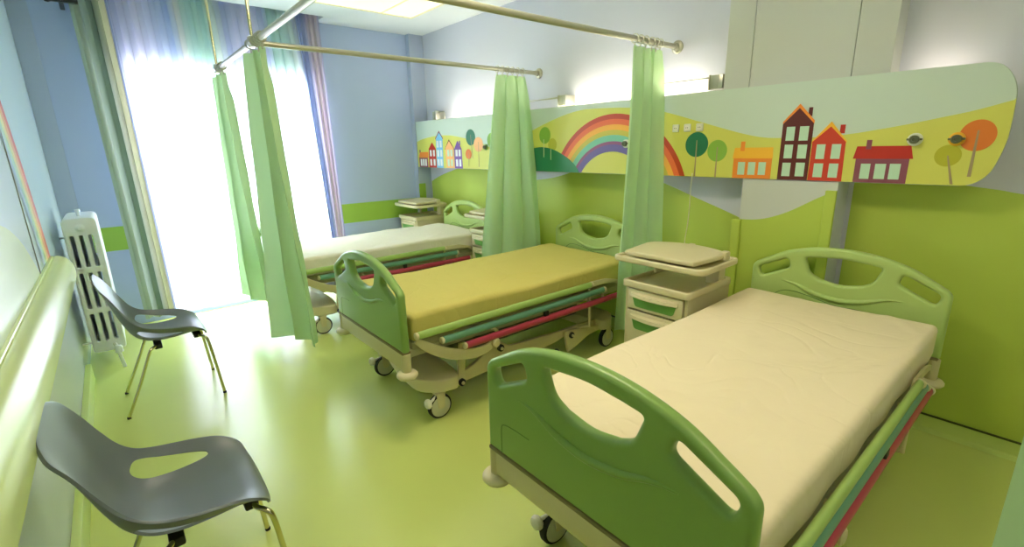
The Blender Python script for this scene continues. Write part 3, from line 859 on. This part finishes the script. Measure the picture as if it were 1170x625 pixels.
def mattress(name_label, loc, m_, seed, x0=-0.465, x1=0.468, y0=0.05, y1=2.03):
    rnd = random.Random(seed)
    bm = new()
    z0, z1, r = 0.575, 0.735, 0.028
    nx, ny = 44, 88
    # rounded slab: top and sides from one rounded-box map, with sheet sag and wrinkles
    ph = [(rnd.uniform(0.5, 3.2), rnd.uniform(0.5, 3.2), rnd.uniform(0, 6.3), rnd.uniform(0.0012, 0.003)) for _ in range(9)]
    folds = [(rnd.uniform(x0, x1), rnd.uniform(y0, y1), rnd.uniform(0.2, 2.4), rnd.uniform(0.15, 0.5), rnd.uniform(-0.25, 0.25), rnd.choice((1, -1)) * rnd.uniform(0.004, 0.008)) for _ in range(16)]
    hx, hy, hz = (x1 - x0) / 2, (y1 - y0) / 2, (z1 - z0) / 2
    bmesh.ops.create_cube(bm, size=2.0)
    bmesh.ops.subdivide_edges(bm, edges=bm.edges[:], cuts=63, use_grid_fill=True)
    for v in bm.verts:
        p = Vector((v.co.x * hx, v.co.y * hy, v.co.z * hz))
        # denser towards the rims
        for i, h in enumerate((hx, hy, hz)):
            t = v.co[i]
            p[i] = h * (math.sin(t * PI / 2) * 0.55 + t * 0.45)
        q = Vector((max(-hx + r, min(hx - r, p.x)), max(-hy + r, min(hy - r, p.y)), max(-hz + r, min(hz - r, p.z))))
        d = p - q
        if d.length > 1e-9:
            p = q + d.normalized() * r
        X, Y = p.x + (x0 + x1) / 2, p.y + (y0 + y1) / 2
        dz = sum(a * math.sin(fx * X * 3 + fy * Y * 2 + c) for fx, fy, c, a in ph)
        for (fx, fy, an, ln, cv, hh) in folds:
            u = (X - fx) * math.cos(an) + (Y - fy) * math.sin(an); w = -(X - fx) * math.sin(an) + (Y - fy) * math.cos(an)
            if abs(u) < ln:
                w += cv * u * u / ln
                dz += hh * math.exp(-(w / 0.020) ** 2) * (1 - (u / ln) ** 2)
        topk = max(0.0, (p.z + hz) / (2 * hz))
        Z = p.z + (z0 + z1) / 2 + dz * topk
        side = 0.004 * math.sin(Y * 17 + seed) * (1 - topk) if abs(p.x) > hx - 0.02 else 0
        v.co = Vector((X + side * (1 if p.x > 0 else -1), Y, max(Z, z0)))
    o = obj('mattress', bm, m_, None, angle=1.2)
    o.location = loc
    tag(o, name_label, 'mattress', 'mattresses on the hospital beds')
    return o
mattress('white sheeted mattress on the nearest bed', (BX[0][0], BX[0][1], 0), M['sheet_white'], 1)
mattress('mustard yellow sheeted mattress on the middle bed', (BX[1][0], BX[1][1], 0), M['sheet_mustard'], 2)
mattress('ivory sheeted mattress on the far bed beside the window', (BX[2][0], BX[2][1], 0), M['sheet_far'], 3)

# ------------------------------------------------------------------ bedside cabinets
cab = thing('bedside_cabinet', '', 'bedside cabinet', (0, 0, 0), 0, 'bedside cabinets')
cw, cd, ch = 0.215, 0.50, 0.80                              # half width, depth, height; origin at the front centre
bm = new()
box(bm, -cw, -cw + 0.02, 0.012, cd, 0.09, 0.765, 0.004, 1); box(bm, cw - 0.02, cw, 0.012, cd, 0.09, 0.765, 0.004, 1)
box(bm, -cw + 0.02, cw - 0.02, cd - 0.018, cd, 0.09, 0.765); box(bm, -cw + 0.02, cw - 0.02, 0.03, cd - 0.018, 0.09, 0.11)
box(bm, -cw + 0.02, cw - 0.02, 0.03, cd - 0.018, 0.60, 0.612)
obj('body', bm, M['cream'], cab)
bm = new()                                                  # top tray with raised rim
o_ = fillet([(-cw - 0.015, -0.012), (cw + 0.015, -0.012), (cw + 0.012, cd + 0.005), (-cw - 0.012, cd + 0.005)], 0.03, 5)
i_ = [(x * 0.90, 0.25 + (y - 0.25) * 0.90) for x, y in o_]
join(bm, placed(plate([o_, i_], 0.045, 0.008, 2), Matrix(), (0, 0, 0.785)))
join(bm, placed(plate([[(x * 0.97, 0.25 + (y - 0.25) * 0.97) for x, y in o_]], 0.02, 0.003, 1), Matrix(), (0, 0, 0.774)))
obj('top', bm, M['cream'], cab)
def drawer_front(nm, z0, z1):
    bm = new()
    hw = cw - 0.024
    box(bm, -hw, hw, 0.0, 0.02, z0, z1, 0.006, 2)
    d = obj(nm, bm, M['cream'], cab)
    zt_ = z1 - 0.030
    bm = plate([fillet([(-hw * 0.70, zt_ - min(0.085, (z1 - z0) * 0.62), 0.02), (hw * 0.70, zt_ - min(0.085, (z1 - z0) * 0.62), 0.02), (hw * 0.80, zt_ - 0.012, 0.005), (-hw * 0.80, zt_ - 0.012, 0.005)], 0.01, 4)], 0.004, 0.001, 1)
    obj('handle_recess', placed(bm, XZ, (0, -0.001, 0)), M['recess'], d)
    # bowed lip handle over the recess
    bm = new()
    n = 16
    rows = []
    for k in range(n + 1):
        u = -1 + 2 * k / n
        bow = 0.028 * (1 - u * u)
        x = u * hw * 0.86
        rows.append([bm.verts.new(p) for p in ((x, 0.0, zt_ + 0.008), (x, -0.006 - bow, zt_ + 0.004), (x, -0.010 - bow, zt_ - 0.014), (x, -0.004 - bow, zt_ - 0.020), (x, 0.0, zt_ - 0.012))])
    for k in range(n):
        for j in range(5):
            bm.faces.new((rows[k][j], rows[k][(j + 1) % 5], rows[k + 1][(j + 1) % 5], rows[k + 1][j]))
    bm.faces.new(rows[0]); bm.faces.new(rows[-1])
    obj('handle', bm, M['cream'], d, angle=0.8)
drawer_front('drawer', 0.625, 0.755)
drawer_front('door', 0.36, 0.612)
drawer_front('drawer', 0.115, 0.35)
bm = new()                                                  # swing arm carrying the bed tray
tube(bm, [(-0.19, 0.30, 0.80), (-0.19, 0.30, 0.925)], 0.014, 14)
obj('swing_arm', bm, M['cream'], cab)
bm = new()
box(bm, cw - 0.09, cw - 0.002, 0.36, 0.44, 0.60, 0.96, 0.01, 2)
obj('tray_post', bm, M['cream'], cab)
bm = new()
o_ = fillet([(-0.30, -0.03, 0.05), (0.315, -0.03, 0.07), (0.30, 0.42, 0.04), (-0.27, 0.42, 0.04)], 0.05, 6)
join(bm, placed(plate([o_, [(x * 0.94, 0.195 + (y - 0.195) * 0.92) for x, y in o_]], 0.036, 0.010, 3), Matrix(), (0, 0, 0.940)))
join(bm, placed(plate([[(x * 0.97, 0.195 + (y - 0.195) * 0.96) for x, y in o_]], 0.016, 0.004, 1), Matrix(), (0, 0, 0.932)))
obj('bed_tray', bm, M['cream'], cab)
bm = new()                                                  # folded leaf lying tilted on the tray, arched back edge
leaf = [(-0.235, 0.0), (0.235, 0.0), (0.27, 0.25), (0.26, 0.33)] + [(x, y) for x, y in spl([(0.26, 0.33), (0.12, 0.385), (0.0, 0.40), (-0.12, 0.385), (-0.24, 0.33)], 5)][1:] + [(-0.26, 0.28)]
lf = plate([fillet([(x, y) for x, y in leaf], 0.02, 3)], 0.03, 0.010, 3)
bmesh.ops.transform(lf, matrix=Matrix.Translation((0.005, 0.0, 0.975)) @ Matrix.Rotation(0.03, 4, 'X'), verts=lf.verts[:])
join(bm, lf)
box(bm, 0.24, 0.285, 0.27, 0.33, 0.955, 1.01, 0.01, 2); box(bm, -0.02, 0.02, 0.385, 0.41, 0.955, 1.005, 0.006, 2)
obj('folding_leaf', bm, M['cream'], cab)
for sx in (-1, 1):
    for yy in (0.06, cd - 0.05):
        bm = new()
        tube(bm, [(sx * 0.19, yy, 0.055), (sx * 0.19, yy, 0.092)], 0.012, 12)
        lathe(bm, [(0.022, -0.012), (0.03, -0.008), (0.03, 0.008), (0.022, 0.012)], (sx * 0.19, yy, 0.030), 'X', 20)
        obj('caster', bm, M['tyre'], cab)
cab.location = (4.282, 3.42, 0)
cab['label'] = 'cream bedside cabinet with folded tray beside the nearest bed'
dup(cab, (1.935, 3.87, 0), 0, 'cream bedside cabinet mostly hidden by the curtain left of the middle bed')
dup(cab, (0.345, 3.86, 0), 0, 'cream bedside cabinet in the far corner beside the window wall')

# ------------------------------------------------------------------ cubicle rail and curtains
ZR = 2.306
rl = thing('curtain_rail', 'ceiling hung metal curtain rail with branches running between the beds', 'curtain rail', (0, 1.9, ZR))
bm = new(); tube(bm, [(0.955, 0, 0), (6.48, 0, 0)], 0.0195, 16)
obj('main_rail', bm, M['rail'], rl)
for x in (2.245, 3.73):
    bm = new(); tube(bm, [(x, 0, 0), (x, W - 1.9 - 0.02, 0)], 0.0185, 16)
    obj('branch_rail', bm, M['rail'], rl)
    bm = new(); lathe(bm, [(0.045, 0.0), (0.045, -0.010), (0.036, -0.018), (0.026, -0.020), (0.024, -0.05)], (x, W - 1.9, 0), 'Y', 28)
    obj('wall_flange', bm, M['rail'], rl)
for x in (0.99, 2.245, 3.73, 6.44):
    bm = new(); tube(bm, [(x, 0, 0.01), (x, 0, H - ZR)], 0.010, 12)
    lathe(bm, [(0.04, H - ZR), (0.04, H - ZR - 0.01), (0.014, H - ZR - 0.025)], (x, 0, 0), 'Z', 20)
    obj('hanger_rod', bm, M['chrome'], rl)
    bm = new(); lathe(bm, [(0.022, -0.045), (0.030, -0.04), (0.030, 0.04), (0.022, 0.045)], (x, 0, 0), 'X', 18)
    lathe(bm, [(0.024, -0.03), (0.028, -0.02), (0.028, 0.03), (0.018, 0.04)], (x, 0, 0), 'Z', 18)
    if x in (2.245, 3.73):
        lathe(bm, [(0.026, 0.0), (0.026, 0.06), (0.020, 0.065)], (x, 0, 0), 'Y', 18)
    obj('rail_joint', bm, M['steel'], rl)

def cubicle_curtain(label, c0, c1, d0, d1, w0, w1, a0, a1, folds, ztop, zbot, seed, rail_dir, rings, m_='curtain', hem=0.0):
    """hanging bunched cloth: c0/c1 centre at top and bottom, d0/d1 direction it spreads along, w width, a fold depth;
    rings are distances along the rail from c0"""
    rnd = random.Random(seed)
    t = thing('cubicle_curtain', label, 'curtain', (c0[0], c0[1], ztop), 0, 'green cubicle curtains')
    bm = new()
    nu, nv = folds * 22, 48
    lay = bm.verts.layers.float.new('cloth_u')
    # uneven fold positions and depths: u -> signed offset, as a chain of fold crests
    edges = [0.0]
    for i in range(2 * folds):
        edges.append(edges[-1] + rnd.uniform(0.55, 1.6))
    edges = [e / edges[-1] for e in edges]
    depth = [(1 if i % 2 else -1) * rnd.uniform(0.45, 1.2) for i in range(len(edges))]
    drift = [rnd.uniform(-0.35, 0.35) for _ in edges]
    def section(u, k):
        for i in range(len(edges) - 1):
            if u <= edges[i + 1] or i == len(edges) - 2:
                f = min(1.0, max(0.0, (u - edges[i]) / (edges[i + 1] - edges[i])))
                f = f * f * (3 - 2 * f) * 0.75 + f * 0.25
                a = depth[i] * (1 + drift[i] * k); b = depth[i + 1] * (1 + drift[i + 1] * k)
                return a + (b - a) * f
        return 0
    grid = []
    for j in range(nv + 1):
        k = j / nv
        z = ztop + (zbot - ztop) * k
        e = k ** 0.8
        d = (Vector(d0).lerp(Vector(d1), e)).normalized()
        n = Vector((-d.y, d.x))
        c = Vector(c0).lerp(Vector(c1), k)
        w = w0 + (w1 - w0) * e
        a = a0 + (a1 - a0) * e
        pin = max(0.0, 1 - k / 0.10)                    # pinched small pleats under the hooks
        row = []
        for i in range(nu + 1):
            u = i / nu
            s = section(u, k) * (1 - 0.5 * pin) + 0.45 * pin * math.sin(2 * PI * folds * 2 * u + seed)
            x_ = (u - 0.5) * w + 0.05 * w * math.sin(2 * PI * folds * u + seed + k)
            p = c + d * x_ + n * (s * a + (0.010 * math.sin(k * 6 + u * 5 + seed) + 0.004 * math.sin(k * 23 + u * 17 + seed)) * k)
            zz = z + 0.010 * math.sin(2 * PI * folds * u + 1) * max(0, (k - 0.9) * 10) + hem * (u - 0.5) * k
            v = bm.verts.new((p.x - c0[0], p.y - c0[1], zz - ztop))
            v[lay] = u
            row.append(v)
        grid.append(row)
    for j in range(nv):
        for i in range(nu):
            bm.faces.new((grid[j][i], grid[j][i + 1], grid[j + 1][i + 1], grid[j + 1][i]))
    bm.normal_update()
    obj('cloth', bm, M[m_], t, angle=3.0)
    for u in rings:
        px, py = rail_dir[0] * u, rail_dir[1] * u
        bm = new()
        # ring round the rail with a little drop hook
        m = 20
        cc = Vector((px, py, ZR - ztop))
        perp = Vector((-rail_dir[1], rail_dir[0], 0))
        pts = [cc + perp * (0.028 * math.cos(2 * PI * k / m)) + Vector((0, 0, 0.028 * math.sin(2 * PI * k / m))) for k in range(m + 1)]
        tube(bm, pts, 0.005, 8, caps=False)
        tube(bm, [cc + Vector((0, 0, -0.028)), Vector((px, py, -0.015))], 0.0045, 8)
        obj('curtain_ring', bm, M['steel'], t)
    return t
cubicle_curtain('narrow bunched green curtain at the far end of the rail, before the window', (1.06, 1.9), (1.02, 1.92), (1, 0.05), (0.95, 0.2), 0.34, 0.55, 0.035, 0.055, 2, 2.255, 0.29, 4, (1, 0), (0.0, 0.05, 0.10, 0.15))
cubicle_curtain('bunched green curtain hanging from the rail joint, between the far and middle beds', (2.33, 1.9), (2.24, 1.93), (1, 0.1), (0.85, 0.35), 0.30, 0.46, 0.035, 0.06, 2, 2.25, 0.255, 5, (1, 0), (-0.155, -0.02, 0.03, 0.08, 0.13))
cubicle_curtain('gathered green curtain near the head wall left of the middle bed', (2.245, 4.03), (2.36, 3.91), (0.0, 1), (0.52, 0.85), 0.33, 0.62, 0.03, 0.055, 3, 2.262, 0.27, 3, (0, 1), (-0.15, -0.09, -0.03, 0.03, 0.09, 0.15))
cubicle_curtain('gathered green curtain between the middle bed and the nearest cabinet', (3.73, 4.02), (3.77, 3.96), (0.0, 1), (0.35, 0.94), 0.32, 0.39, 0.03, 0.045, 3, 2.262, 0.25, 9, (0, 1), (-0.14, -0.08, -0.02, 0.05, 0.10, 0.15))
cubicle_curtain('green curtain at the right edge of the view, beside the nearest bed', (6.157, 1.90), (6.157, 1.92), (1, 0), (1, 0), 0.55, 0.59, 0.04, 0.055, 3, 2.255, 0.26, 11, (1, 0), (-0.25, -0.15, -0.05, 0.04, 0.10, 0.16))

# ------------------------------------------------------------------ window curtains
def drape(name, label, m_, y0, y1, xm, a, folds, ztop, zbot, seed, y0b=None, y1b=None, nv=40):
    rnd = random.Random(seed)
    y0b = y0 if y0b is None else y0b; y1b = y1 if y1b is None else y1b
    bm = new()
    lay = bm.verts.layers.float.new('cloth_u')
    nu = folds * 10
    ph = [rnd.uniform(-0.9, 0.9) for _ in range(folds + 2)]; am = [rnd.uniform(0.45, 1.25) for _ in range(folds + 2)]
    grid = []
    for j in range(nv + 1):
        k = j / nv
        z = ztop + (zbot - ztop) * k
        row = []
        for i in range(nu + 1):
            u = i / nu
            f = u * folds
            q = int(min(f, folds - 1)); r = f - q
            A_ = am[q] * (1 - r) + am[q + 1] * r; P_ = ph[q] * (1 - r) + ph[q + 1] * r
            y = (y0 + (y0b - y0) * k) * (1 - u) + (y1 + (y1b - y1) * k) * u
            x = xm + a * A_ * math.sin(2 * PI * f + P_ + 0.4 * math.sin(3 * k + u * 5)) * (0.8 + 0.35 * k)
            v = bm.verts.new((x, y + 0.01 * math.sin(4 * PI * f + seed), z))
            v[lay] = u
            row.append(v)
        grid.append(row)
    for j in range(nv):
        for i in range(nu):
            bm.faces.new((grid[j][i], grid[j][i + 1], grid[j + 1][i + 1], grid[j + 1][i]))
    o = obj(name, bm, m_, None, angle=3.0)
    return tag(o, label, 'curtain')
drape('sheer_curtain', 'bright striped sheer curtain glowing across the whole window', M['sheer'], 1.27, 2.86, 0.115, 0.016, 17, 3.10, 0.07, 4, 1.30, 3.03)
drape('window_drape', 'sage and cream striped drape bunched left of the window beside the radiator', M['drape_green'], 1.05, 1.30, 0.215, 0.042, 3, 3.10, 0.10, 6, 1.08, 1.33)
drape('window_drape', 'lilac striped drape hanging at the far side of the window near the far bed', M['drape_lilac'], 2.84, 3.07, 0.195, 0.03, 4, 3.10, 0.10, 8, 2.95, 3.10)

tk = thing('curtain_track', 'dark curtain track end above the sage drape', 'curtain track', (0.31, 1.05, 2.835))
bm = new(); box(bm, -0.02, 0.02, -0.12, 0.06, -0.015, 0.02, 0.004, 1); box(bm, -0.305, 0.0, -0.06, -0.03, -0.01, 0.012, 0.003, 1)
obj('mounting_bracket', bm, M['dark'], tk)
bm = new(); lathe(bm, [(0.010, -0.15), (0.024, -0.14), (0.028, -0.12), (0.018, -0.10)], (0, 0, 0.002), 'Y', 20)
obj('finial', bm, M['dark'], tk)

# ------------------------------------------------------------------ radiator (column type, along the side wall)
rad = thing('radiator', 'tall white column radiator by the side wall behind the far chair', 'radiator', (0.80, 0.815, 0))
zs, ze = 0.14, 1.19
ns = 9
for i in range(ns):
    xc = 0.275 - i * 0.062
    bm = new()
    o_ = fillet([(-0.10, zs, 0.03), (0.10, zs, 0.03), (0.10, ze, 0.045), (-0.10, ze, 0.045)], 0.03, 6)
    holes = []
    for a in (-0.073, -0.020, 0.033):
        for (z0, z1) in ((zs + 0.09, 0.455), (0.50, 0.775), (0.82, ze - 0.13)):
            holes.append(fillet([(a + 0.003, z0), (a + 0.027, z0), (a + 0.027, z1), (a + 0.003, z1)], 0.011, 3))
    join(bm, placed(plate([o_] + holes, 0.052, 0.010, 2), YZ, (xc, 0, 0)))
    if i == 0:
        lathe(bm, [(0.030, 0.026), (0.030, 0.034), (0.018, 0.040), (0.012, 0.050)], (xc, 0.0, ze - 0.075), 'X', 20)
    obj('radiator_section', bm, M['radiator'], rad, angle=0.8)
bm = new()
tube(bm, [(0.10, 0.0, ze - 0.03), (0.10, 0.0, ze + 0.035)], 0.012, 12); tube(bm, [(0.10, 0.0, ze + 0.03), (0.10, 0.0, ze + 0.05)], 0.017, 12)
obj('vent_cap', bm, M['radiator'], rad)
bm = new()
tube(bm, smooth_path([(0.29, 0.03, 0.19), (0.33, 0.04, 0.17), (0.35, 0.05, 0.10), (0.35, 0.06, 0.0)], 5), 0.013, 12)
lathe(bm, [(0.026, 0.13), (0.026, 0.17), (0.018, 0.185)], (0.35, 0.05, 0.0), 'Z', 16)
obj('supply_pipe', bm, M['radiator'], rad)
for px, py, pz in ((0.28, -0.08, 0.225), (-0.15, -0.09, 1.0)):
    bm = new(); tube(bm, [(px, py, pz), (px, -0.155, pz)], 0.009, 10)
    obj('mounting_bracket', bm, M['radiator'], rad)

# ------------------------------------------------------------------ chairs
def spline1(vals, t):
    n = len(vals) - 1
    x = min(max(t, 0), 1) * n
    i = min(int(x), n - 1); f = x - i
    g = lambda k: vals[min(max(k, 0), n)]
    a, b, c, d = g(i - 1), g(i), g(i + 1), g(i + 2)
    return 0.5 * (2 * b + (c - a) * f + (2 * a - 5 * b + 4 * c - d) * f * f + (3 * b - a - 3 * c + d) * f ** 3)
ST = [((0.755, 0.900), (0.762, 0.880), 0.150), ((0.768, 0.866), (0.780, 0.846), 0.206), ((0.790, 0.79), (0.815, 0.785), 0.216), ((0.818, 0.69), (0.855, 0.70), 0.222),
      ((0.845, 0.595), (0.893, 0.632), 0.228), ((0.880, 0.510), (0.935, 0.590), 0.236), ((0.930, 0.458), (0.985, 0.568), 0.246), ((1.000, 0.437), (1.05, 0.553), 0.252),
      ((1.085, 0.436), (1.12, 0.541), 0.250), ((1.165, 0.446), (1.185, 0.526), 0.243), ((1.225, 0.454), (1.232, 0.500), 0.233), ((1.262, 0.449), (1.258, 0.474), 0.218), ((1.280, 0.428), (1.266, 0.448), 0.200)]
def shell_pt(u, t):
    cy = spline1([s[0][0] for s in ST], t); cz = spline1([s[0][1] for s in ST], t)
    ey = spline1([s[1][0] for s in ST], t); ez = spline1([s[1][1] for s in ST], t)
    w = spline1([s[2] for s in ST], t)
    k = abs(u) ** 3.2
    return Vector((u * w, cy + (ey - cy) * k - 1.03, cz + (ez - cz) * k))
def hole_sd(u, t):
    """signed measure of the arm slot in the shell: negative inside"""
    t0, t1 = 0.425, 0.715
    uu = abs(u)
    f = (t - t0) / (t1 - t0)
    c = 0.80 + 0.01 * f
    h = 0.135 * (1 - 0.55 * max(0, min(1, f)))
    a = (uu - c) / h
    b = (f - 0.5) / 0.5
    return (abs(a) ** 3 + abs(b) ** 3.2) ** (1 / 3.1) - 1
def chair_shell():
    bm = new()
    NU, NT = 96, 150
    pts = {}
    keep = lambda u, t: hole_sd(u, t) > 0
    uv = {}
    for i in range(NU + 1):
        for j in range(NT + 1):
            uv[i, j] = [-1 + 2 * i / NU, j / NT]
    inside = {k: hole_sd(*v) < 0 for k, v in uv.items()}
    # pull the ring of inside vertices that touch kept faces out to the slot's rim
    faces = []
    for i in range(NU):
        for j in range(NT):
            q = [(i, j), (i + 1, j), (i + 1, j + 1), (i, j + 1)]
            if sum(inside[k] for k in q) < 4:
                faces.append(q)
    used = {k for q in faces for k in q}
    for k in used:
        if inside[k]:
            u, t = uv[k]
            s = 1 if u > 0 else -1
            t0, t1 = 0.425, 0.715
            f0 = 0.5; c0 = 0.735 + 0.035 * f0
            cu, ct = s * c0, t0 + (t1 - t0) * f0
            f = max(0.03, min(0.97, (t - t0) / (t1 - t0)))
            du, dt = u - s * (0.735 + 0.035 * f), (t - ct)
            lo, hi = 0.0, 1.0
            base_u, base_t = s * (0.735 + 0.035 * f), t
            # move outwards along the gradient of the rim function
            uu, tt = u, t
            for _ in range(24):
                v0 = hole_sd(uu, tt)
                if v0 > -1e-3:
                    break
                e = 1e-4
                gu = (hole_sd(uu + e, tt) - v0) / e; gt = (hole_sd(uu, tt + e) - v0) / e
                # metric: u is about 0.24 m per unit, t about 0.85 m per unit
                gu2, gt2 = gu / 0.24 ** 2, gt / 0.85 ** 2
                den = gu * gu2 + gt * gt2
                if den < 1e-9:
                    break
                st = -v0 / den * 0.6
                uu += gu2 * st; tt += gt2 * st
            uv[k] = [uu, tt]
    vs = {k: bm.verts.new(shell_pt(*uv[k])) for k in used}
    for q in faces:
        bm.faces.new([vs[k] for k in q])
    bmesh.ops.recalc_face_normals(bm, faces=bm.faces[:])
    return bm
chair = thing('visitor_chair', '', 'chair', (0, 0, 0), 0, 'grey plastic visitor chairs')
bm = chair_shell()
sh = obj('seat_shell', bm, M['shell'], chair, angle=2.0)
md = sh.modifiers.new('thickness', 'SOLIDIFY'); md.thickness = 0.009; md.offset = 0.0
md = sh.modifiers.new('round', 'BEVEL'); md.width = 0.0035; md.segments = 2; md.limit_method = 'ANGLE'; md.angle_limit = 0.9
for sx in (-1, 1):
    # each leg a tube that runs in under the seat
    bm = new()
    top = [(sx * 0.10, 0.185, 0.428), (sx * 0.17, 0.20, 0.430), (sx * 0.205, 0.222, 0.426), (sx * 0.218, 0.238, 0.395), (sx * 0.228, 0.253, 0.25), (sx * 0.240, 0.273, 0.008)]
    tube(bm, smooth_path(top, 6), 0.0095, 14)
    lg = obj('leg', bm, M['chrome'], chair, angle=0.9)
    bm = new(); lathe(bm, [(0.011, 0.0), (0.011, 0.010), (0.0095, 0.014)], (sx * 0.2405, 0.2735, 0), 'Z', 14)
    obj('foot_cap', bm, M['black'], lg)
    bm = new()
    top = [(sx * 0.09, -0.02, 0.414), (sx * 0.15, -0.045, 0.416), (sx * 0.178, -0.07, 0.410), (sx * 0.188, -0.10, 0.37), (sx * 0.20, -0.155, 0.22), (sx * 0.215, -0.255, 0.008)]
    top = [(sx * 0.09, -0.02, 0.414), (sx * 0.15, -0.045, 0.416), (sx * 0.178, -0.07, 0.410), (sx * 0.184, -0.088, 0.38), (sx * 0.20, -0.165, 0.20), (sx * 0.215, -0.255, 0.008)]
    tube(bm, smooth_path(top, 6), 0.0095, 14)
    lg = obj('leg', bm, M['chrome'], chair, angle=0.9)
    bm = new(); lathe(bm, [(0.011, 0.0), (0.011, 0.010), (0.0095, 0.014)], (sx * 0.2155, -0.256, 0), 'Z', 14)
    obj('foot_cap', bm, M['black'], lg)
for yy, z in ((-0.03, 0.410), (0.19, 0.428)):
    bm = new()
    box(bm, -0.15, 0.15, yy - 0.022, yy + 0.022, z - 0.018, z + 0.016, 0.007, 2)
    obj('seat_mount', bm, M['black'], chair)
chair.location = (4.0, 1.03, 0)
chair['label'] = 'nearest grey plastic chair with slotted arms and chrome legs, by the handrail'
dup(chair, (1.95, 1.125, 0), 0, 'farther grey plastic chair with chrome legs, standing in front of the radiator')

# ------------------------------------------------------------------ light
w = bpy.data.worlds.new('daylight')
sc.world = w
w.use_nodes = True
nt = w.node_tree
bg = nt.nodes['Background']
bg.inputs['Color'].default_value = (0.92, 0.97, 1.0, 1)
bg.inputs['Strength'].default_value = 16.0
pl = bpy.data.lights.new('window_daylight', 'AREA')
pl.shape = 'RECTANGLE'; pl.size = WY1 - WY0; pl.size_y = WZ1 - WZ0
pl.cycles.is_portal = True
po = bpy.data.objects.new('window_daylight', pl)
COL.objects.link(po)
po.matrix_world = Matrix.Translation((-0.35, (WY0 + WY1) / 2, (WZ0 + WZ1) / 2)) @ Matrix(((0, 0, -1, 0), (1, 0, 0, 0), (0, 1, 0, 0), (0, 0, 0, 1))).to_4x4()

# ------------------------------------------------------------------ camera
cam = bpy.data.cameras.new('camera')
co = bpy.data.objects.new('camera', cam)
COL.objects.link(co)
F = 542.85
cam.sensor_fit = 'HORIZONTAL'; cam.sensor_width = 36.0
cam.lens = F * 36.0 / 1170.0
cam.shift_x = (585.0 - 588.8) / 1170.0
cam.shift_y = (310.37 - 312.5) / 1170.0
cam.clip_start = 0.02
fw = Vector((-0.74251604, 0.61981091, -0.25397708)); rt = Vector((0.64504014, 0.76383995, -0.02171976)); upv = Vector((-0.18053569, 0.17995268, 0.96696634))
co.matrix_world = Matrix(((rt.x, upv.x, -fw.x, 5.8391), (rt.y, upv.y, -fw.y, 1.0393), (rt.z, upv.z, -fw.z, 1.6271), (0, 0, 0, 1)))
sc.camera = co

sc.view_settings.view_transform = 'Standard'
sc.view_settings.look = 'None'
sc.view_settings.exposure = 0.42
sc.view_settings.gamma = 1.0
sc.view_settings.use_curve_mapping = False
sc.cycles.use_denoising = True
sc.cycles.max_bounces = 10
sc.cycles.diffuse_bounces = 6
sc.cycles.transparent_max_bounces = 16
sc.cycles.sample_clamp_indirect = 8.0
